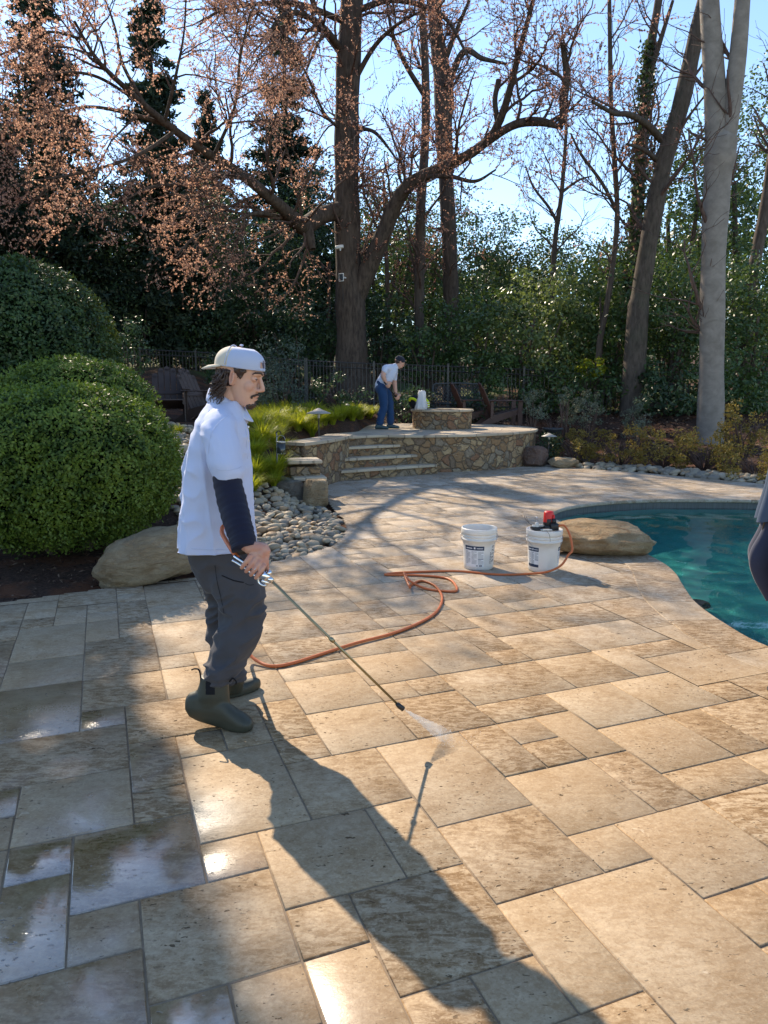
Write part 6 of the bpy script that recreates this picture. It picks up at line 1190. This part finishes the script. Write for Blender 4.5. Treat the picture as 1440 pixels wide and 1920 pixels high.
    q = np.column_stack([C[:, 0] * 8 + C[:, 2] * 6, C[:, 1] * 9, C[:, 2] * 22 - C[:, 0] * 14]); f = .020 * low * ((1 - np.abs(noise3(q, 1.0, 6))) ** 2.5 - .4) + .006 * noise3(C, 24, 7); q = np.column_stack([C[:, 0] * 5, C[:, 1] * 5, C[:, 2] * 34]); f += .018 * smooth(1210, 1250, py_) * (.35 - np.abs(noise3(q, 1.0, 8))); q = np.column_stack([C[:, 0] * 10 - C[:, 2] * 8, C[:, 1] * 8, C[:, 2] * 12 + C[:, 0] * 10]); f += .014 * (1 - low) * (.35 - np.abs(noise3(q, 1.0, 11)))
    set_co(m_, C + N_ * f[:, None]); bv = bvh_of(m_); tr = part('trousers', m_, M_PANTS)
    def on_mesh(bv, pts, lift=.003):
        out = []
        for x, y in pts:
            d = Vector(ray(x, y)).normalized(); hit = bv.ray_cast(Vector((0, 0, CAM_H)), d)
            if hit[0] is not None: out.append(np.array(hit[0] - d * lift))
        return out
    for pts, r_ in (([(416, 1079), (425, 1083), (437, 1088), (450, 1091), (457, 1092)], .0028), ([(403, 1060), (407, 1090), (414, 1120), (420, 1150)], .0012), ([(460, 1094), (468, 1097), (476, 1096)], .0012)):
        P_ = on_mesh(bv, pts, .0005)
        if len(P_) > 2: mb = MB(); mb.tube(spline(P_, 4), r_, 6); mb.v = [v - foot for v in mb.v]; mb.build('pocket_seam', M_GORE, tr, True)
    # ---- rubber boots
    def boot(shaft, prof, Ya, Yb, gore):
        mb = MB(); mb.loft([srow(*r_, 22, 2.1) for r_ in shaft]); rings = []; n_ = 22; a = np.linspace(0, 2 * math.pi, n_, endpoint=False); x0, x1 = prof[0][0], prof[-1][0]
        for x, yt, yb, hw in prof:
            Yc = Ya + (Yb - Ya) * (x - x0) / (x1 - x0); pt, pb = at(x, yt, Yc), at(x, yb, Yc); mid = (pt + pb) / 2; hh = np.linalg.norm(pt - pb) / 2; ca_, sa_ = np.cos(a), np.sin(a); q = np.where(sa_ < 0, .55, 1.0); rings.append(np.column_stack([np.full(n_, mid[0]), mid[1] + hw * np.sign(ca_) * np.abs(ca_) ** .8, mid[2] + hh * np.sign(sa_) * np.abs(sa_) ** q]))
        mb.loft(rings); m_ = fuse(mb, .0055, 3, .5); C = get_co(m_); C[:, 2] = np.maximum(C[:, 2], .003 + .001 * noise3(C, 30)); q = np.column_stack([C[:, 0] * 8, C[:, 1] * 8, C[:, 2] * 30]); set_co(m_, C + get_no(m_) * (.0018 * noise3(q, 1, 3))[:, None]); C = get_co(m_); px_, py_ = project(C)
        o = part('boot', m_, [M_BOOT, M_GORE]); fi = np.array([p.vertices[0] for p in m_.polygons]); gx = gore
        if gx is not None: mi_ = ((px_[fi] > gx[0]) & (px_[fi] < gx[1]) & (py_[fi] < gx[3]) & (py_[fi] > gx[2])).astype(np.int32); m_.polygons.foreach_set('material_index', mi_)
        return o, m_
    b1_, m1 = boot([(1266, 376, 430, 3.232, .058), (1282, 374, 428, 3.228, .058), (1300, 368, 430, 3.222, .055), (1318, 362, 432, 3.218, .050)], [(349, 1308, 1330, .026), (356, 1300, 1342, .038), (372, 1294, 1350, .044), (395, 1294, 1357, .045), (415, 1304, 1363, .045), (432, 1320, 1368, .050), (448, 1333, 1371, .054), (462, 1341, 1371, .050), (471, 1348, 1368, .036), (475, 1354, 1364, .018)], 3.225, 3.195, (386, 404, 1262, 1302))
    b2_, m2 = boot([(1262, 412, 460, 3.552, .052), (1280, 414, 458, 3.555, .050), (1296, 412, 452, 3.56, .046)], [(408, 1284, 1312, .030), (420, 1278, 1317, .042), (437, 1276, 1316, .044), (452, 1277, 1311, .048), (466, 1274, 1304, .048), (478, 1271, 1297, .040), (486, 1273, 1291, .024), (489, 1277, 1286, .012)], 3.53, 3.67, None)
    for pts, o in ((((378, 1284, 3.20), (374, 1258, 3.205), (366, 1254, 3.21), (359, 1256, 3.21)), b1_), (((430, 1278, 3.18), (437, 1272, 3.18), (443, 1278, 3.185), (442, 1283, 3.185)), b1_)): mb = MB(); mb.tube(spline([at(*p) for p in pts], 5), .004, 6); mb.v = [v - foot for v in mb.v]; mb.build('pull_tab', M_GORE, o, True)
    # sole lines
    ringm = mat_plain('silver_ring', (.6, .6, .6), .2, .5, 1.0); mb = MB(); k = .012; cc = go + (h * .0125 + u * -.001 + n * .0335) * 1.07; rr = [cc + (h * math.cos(t) * .0 + 0) for t in (0,)]; tt = np.linspace(0, 2 * math.pi, 14); mb.tube([go + 1.07 * (h * .0125 + u * (.012 + .0105 * math.cos(t)) + n * (.0315 + .0105 * math.sin(t) * .0)) + n * .0108 * math.sin(t) for t in tt], .0016, 6); mb.v = [v - foot for v in mb.v]; mb.build('finger_ring', ringm, man, True)
    # ---- spray wand
    w = thing('spray_wand', 'long brass spray wand with chrome trigger grip held by the standing man', 'spray wand', tuple(go)); off = np.array(w.location); L = lambda p: np.asarray(p) - off
    rot = np.stack([h, n, u], 1)
    mb = MB(); mb.tube([L(ga - h * .004), L(ga + h * .10), L(gb)], [.0075, .0085, .009], 12); mb.box(L(ga + h * .148), (.05, .026, .034), bev=.005, mat=rot); mb.box(L(ga + h * .165 - u * .020), (.030, .018, .02), bev=.004, mat=rot); mb.tube(spline([L(ga + h * .12 - u * .006), L(ga + h * .145 - u * .038), L(ga + h * .175 - u * .034), L(ga + h * .18 - u * .010)], 4), .0055, 8); mb.ball(L(ga + h * .158 + u * .021), .014, 12, 8); mb.tube([L(gb - h * .02), L(gb + h * .012)], .0125, 8); mb.build('grip', M_CHROME, w, True)
    mb = MB(); mb.tube(spline([L(ga + h * .0 - u * .020), L(ga + h * .06 - u * .019), L(ga + h * .12 - u * .022), L(ga + h * .15 - u * .012)], 4), .0055, 8); mb.build('trigger_lever', M_CHROME, w, True)
    d = unit(tip - gb); mb = MB(); mb.tube([L(gb), L(tip)], .0056, 10); mb.build('lance', M_BRASS, w, True); mid = at(623, 1199, 3.0); s_ = (mid - gb) @ d; mb = MB(); mb.tube([L(gb + d * (s_ - .014)), L(gb + d * s_), L(gb + d * (s_ + .014))], [.0085, .0105, .0085], 8); mb.build('coupling', M_BRASS, w, True)
    e = unit(d + np.array((.25, -.02, .02))); mb = MB(); mb.tube([L(tip - d * .012), L(tip), L(tip + d * .012), L(tip + d * .012 + e * .018), L(tip + d * .012 + e * .020)], [.0085, .0115, .012, .0125, .010], 12); mb.build('nozzle', M_BLACK, w, True)
    a0 = tip + d * .012 + e * .02; hitp = np.array((*G(846, 1388), 0.0)); mb = MB(); ax = unit(hitp - a0); B_ = unit(np.cross(ax, (0, 0, 1.))); D_ = np.cross(ax, B_); n_ = 18; a = np.linspace(0, 2 * math.pi, n_, endpoint=False); L_ = np.linalg.norm(hitp - a0)
    rings = [a0 + ax * L_ * t + (.004 + .075 * t) * (np.cos(a)[:, None] * B_ + .45 * np.sin(a)[:, None] * D_) for t in np.linspace(0, 1.0, 9)]
    for r_ in rings: r_[:, 2] = np.maximum(r_[:, 2], .004)
    mb.loft(rings); tm = NT('fine_spray'); v = tm.n('VolumePrincipled'); v.inputs['Color'].default_value = (1, 1, 1, 1); nz = tm.noise(tm.coord((1, 1, 1)), 26, 3); v.inputs['Anisotropy'].default_value = .2; dt = tm.n('VectorMath', operation='DOT_PRODUCT'); sb = tm.n('VectorMath', operation='SUBTRACT'); tm.l(tm.n('TexCoord').outputs['Object'], sb.inputs[0]); sb.inputs[1].default_value = tuple(a0); tm.l(sb.outputs[0], dt.inputs[0]); dt.inputs[1].default_value = tuple(ax / L_); fade = tm.math('SUBTRACT', 1.0, dt.outputs['Value'], clamp=True); tm.l(tm.math('MULTIPLY', tm.ramp(nz, [(.35, .05), (.65, 1)]), tm.math('ADD', tm.math('MULTIPLY', tm.math('POWER', fade, 1.6), 40.0), 2.0)), v.inputs['Density']); tm.l(v.outputs[0], tm.out.inputs[1]); rs = np.random.RandomState(3)
    tag(mb.build('water_spray', tm.m, smooth=True), 'fine white fan of spray leaving the tip of the wand', 'spray', kind='stuff')
    k = 700; t = rs.rand(k) ** .7; r_ = (.003 + .080 * t) * np.sqrt(rs.rand(k)); th = rs.rand(k) * 6.28; P = a0 + ax * (L_ * t)[:, None] + (r_ * np.cos(th))[:, None] * B_ + (.5 * r_ * np.sin(th))[:, None] * D_; P[:, 2] = np.maximum(P[:, 2], .004); ks = rs.randint(0, k, 160); P = np.vstack([P, np.column_stack([hitp[0] + rs.randn(160) * .09, hitp[1] + rs.randn(160) * .05, .004 + rs.rand(160) ** 2 * .05])]); n2_ = len(P); s_ = .0007 + .0007 * rs.rand(n2_); oc = np.array([(1, 0, 0), (-1, 0, 0), (0, 1, 0), (0, -1, 0), (0, 0, 1), (0, 0, -1)], float); fc = np.array([(0, 2, 4), (2, 1, 4), (1, 3, 4), (3, 0, 4), (2, 0, 5), (1, 2, 5), (3, 1, 5), (0, 3, 5)])
    tag(big('water_drops', (P[:, None] + oc[None] * s_[:, None, None]).reshape(-1, 3), (np.arange(n2_)[:, None, None] * 6 + fc[None]).reshape(-1, 3), mat_plain('water_drop', (.85, .87, .9), .1, .5)), 'tiny water drops flying in the spray fan', 'spray', kind='stuff')
def bvh_of(me):
    from mathutils.bvhtree import BVHTree
    C = get_co(me); return BVHTree.FromPolygons([tuple(v) for v in C], [list(p.vertices) for p in me.polygons])
man_with_wand()
def man_on_terrace():
    Y0 = 15.72; foot = np.array((at(722, 799, 15.7)[0], 15.7, HT)); M, c = head_frame((749.5, 679.5), Y0, 22, 18, 1.06); wv = lambda p: np.asarray(p, float) @ M.T + c
    mb = MB(); head_blobs(mb, M, c); ptube(mb, [(748, 681, Y0, 5), (743, 687, Y0, 5.2), (737, 692, Y0, 7)])
    ptube(mb, [(735, 692, Y0, 10), (726, 706, Y0, 11), (716, 722, Y0, 10.5)]); ptube(mb, [(722, 690, 15.55, 5.2), (718.5, 703, 15.46, 4.6), (719.5, 708, 15.45, 4.4), (723, 717, 15.48, 3.3)]); ptube(mb, [(738, 695, 15.9, 5.2), (739.5, 714, 15.92, 4.6), (741, 730, 15.9, 3.8), (742, 738, 15.88, 3.0)])
    ptube(mb, [(716, 730, 15.62, 8), (718, 760, 15.62, 6), (712, 788, 15.62, 4.5)]); ptube(mb, [(724, 730, 15.82, 8), (730, 760, 15.82, 6), (732, 788, 15.82, 4.5)])
    h1 = unit(at(746, 750, 15.8) - at(724, 722, 15.48)); nn = unit(np.array((0, -1., 0)) - h1 * -h1[1]); u1 = np.cross(nn, h1); u1 = u1 if u1[2] > 0 else -u1; ga, gb = at(725, 722, 15.48), at(744, 747, 15.80)
    hand_blobs(mb, ga + h1 * .02, h1, u1, nn, at(723, 717, 15.48), 1.05); hand_blobs(mb, gb - h1 * .02, h1, u1, nn, at(742, 738, 15.88), 1.05)
    me = fuse(mb, .0055, 2); P = get_co(me); tn = np.clip(head_tone(P, M, c) + .25, 0, 1); set_tone(me, tn); set_co(me, P - foot); man = link('person', me, M_SKIN, smooth=True); man.location = foot
    tag(man, 'man in white tee shirt, blue jeans and dark cap bending over beside the fire pit', 'person')
    def part(name, me_, mat): localise(me_, foot); return link(name, me_, mat, man, True)
    def mp(name, mb_, mat): mb_.v = [v - foot for v in mb_.v]; return mb_.build(name, mat, man, True)
    mb = MB(); ptube(mb, [(741, 688, Y0, 6.5), (736, 692, Y0, 10), (729, 701, Y0, 12.5), (722, 711, Y0, 13), (716, 721, Y0, 12.5), (714, 726, Y0, 12)], 20); ptube(mb, [(732, 690, 15.68, 8), (724, 691, 15.56, 7), (721.5, 696, 15.50, 6.2)]); ptube(mb, [(738, 692, 15.78, 8), (739, 700, 15.88, 7), (739.5, 711, 15.92, 6.4)])
    m_ = fuse(mb, .013, 3); C = get_co(m_); q = np.column_stack([C[:, 0] * 8, C[:, 1] * 8, C[:, 2] * 4]); set_co(m_, C + get_no(m_) * (.016 * noise3(q, 1.1, 3))[:, None]); part('tee_shirt', m_, M_TEE)
    mb = MB(); ptube(mb, [(716, 720, 15.70, 11.5), (715, 730, 15.68, 11.5)], 18); ptube(mb, [(715, 728, 15.62, 10), (719, 748, 15.61, 8.6), (719, 765, 15.62, 7.8), (714, 782, 15.62, 7.2), (712, 792, 15.62, 7.2)]); ptube(mb, [(722, 728, 15.80, 10), (729, 748, 15.82, 8.2), (731, 765, 15.83, 7.4), (732, 782, 15.83, 7.0), (732, 791, 15.83, 7.0)]); m_ = fuse(mb, .012, 3); C = get_co(m_); q = np.column_stack([C[:, 0] * 6, C[:, 1] * 8, C[:, 2] * 12]); set_co(m_, C + get_no(m_) * (.012 * noise3(q, 1.1, 5))[:, None]); part('jeans', m_, M_JEAN)
    for x0, y0, Yf, dx in ((711, 797, 15.60, 0), (732, 794.5, 15.84, 1)):
        mb = MB(); z = HT; b = at(x0, y0, Yf); mb.loft([np.column_stack([b[0] + x_ + 0 * np.linspace(0, 1, 14), b[1] + hw * np.cos(np.linspace(0, 2 * math.pi, 14, endpoint=False)), z + .004 + hz * (.5 + .5 * np.sin(np.linspace(0, 2 * math.pi, 14, endpoint=False)))]) for x_, hw, hz in ((-.09, .03, .06), (-.07, .045, .11), (0, .048, .13), (.07, .05, .09), (.15, .052, .07), (.19, .04, .055), (.205, .02, .03))]); mb.tube([b + (0, 0, .06), (b[0], b[1], z + .18)], .055, 14); part('boot', fuse(mb, .012, 3), mat_plain('teal_rubber', (.03, .06, .07), .5))
    mb = MB(); mb.ball(wv((-.012, 0, .050)), np.array((.108, .086, .080)) * 1.06, 18, 12, mat=np.array(M) / 1.06); capm = cloth_mat('dark_cap_twill', (.016, .018, .03), .85, .1, 500); cap = mp('cap', mb, capm); mb = MB(); mb.loft([[wv((.085, y, .045 - .3 * abs(y) ** 1.3)) for y in np.linspace(-.06, .06, 9)] + [wv((.085, y, .041 - .3 * abs(y) ** 1.3)) for y in np.linspace(.06, -.06, 9)], [wv((.165 - 4 * y * y, y, .030 - .3 * abs(y) ** 1.3)) for y in np.linspace(-.06, .06, 9)] + [wv((.165 - 4 * y * y, y, .026 - .3 * abs(y) ** 1.3)) for y in np.linspace(.06, -.06, 9)]]); mb.v = [v - foot for v in mb.v]; mb.build('brim', capm, cap, True)
    mb = MB(); mb.ball(wv((-.045, 0, .0)), (.068, .078, .055), 14, 10, mat=np.array(M) / 1.06); mb.ball(wv((.060, 0, -.100)), (.034, .046, .030), 14, 10, mat=np.array(M) / 1.06); m_ = fuse(mb, .008, 1); part('hair', m_, M_HAIR)
    mb = MB(); p = at(741, 737, 15.885); mb.lathe([(.034, -.012), (.037, -.008), (.037, .008), (.034, .012)], p, 14); mp('wrist_watch', mb, M_BLACK)
    t = thing('pressure_washer_gun', 'black spray gun held low by the bending man', 'spray gun', tuple(ga)); off = ga; mb = MB(); e = at(762, 768, 16.0); mb.tube([ga - h1 * .10 - off, gb - off], .015, 8); mb.tube([gb - off, gb + h1 * .09 - off], .024, 8); mb.build('handle', M_BLACK, t, True); mb = MB(); mb.tube([gb + h1 * .05 - off, e - off], .008, 6); mb.build('lance', M_BLACK, t, True)
man_on_terrace()
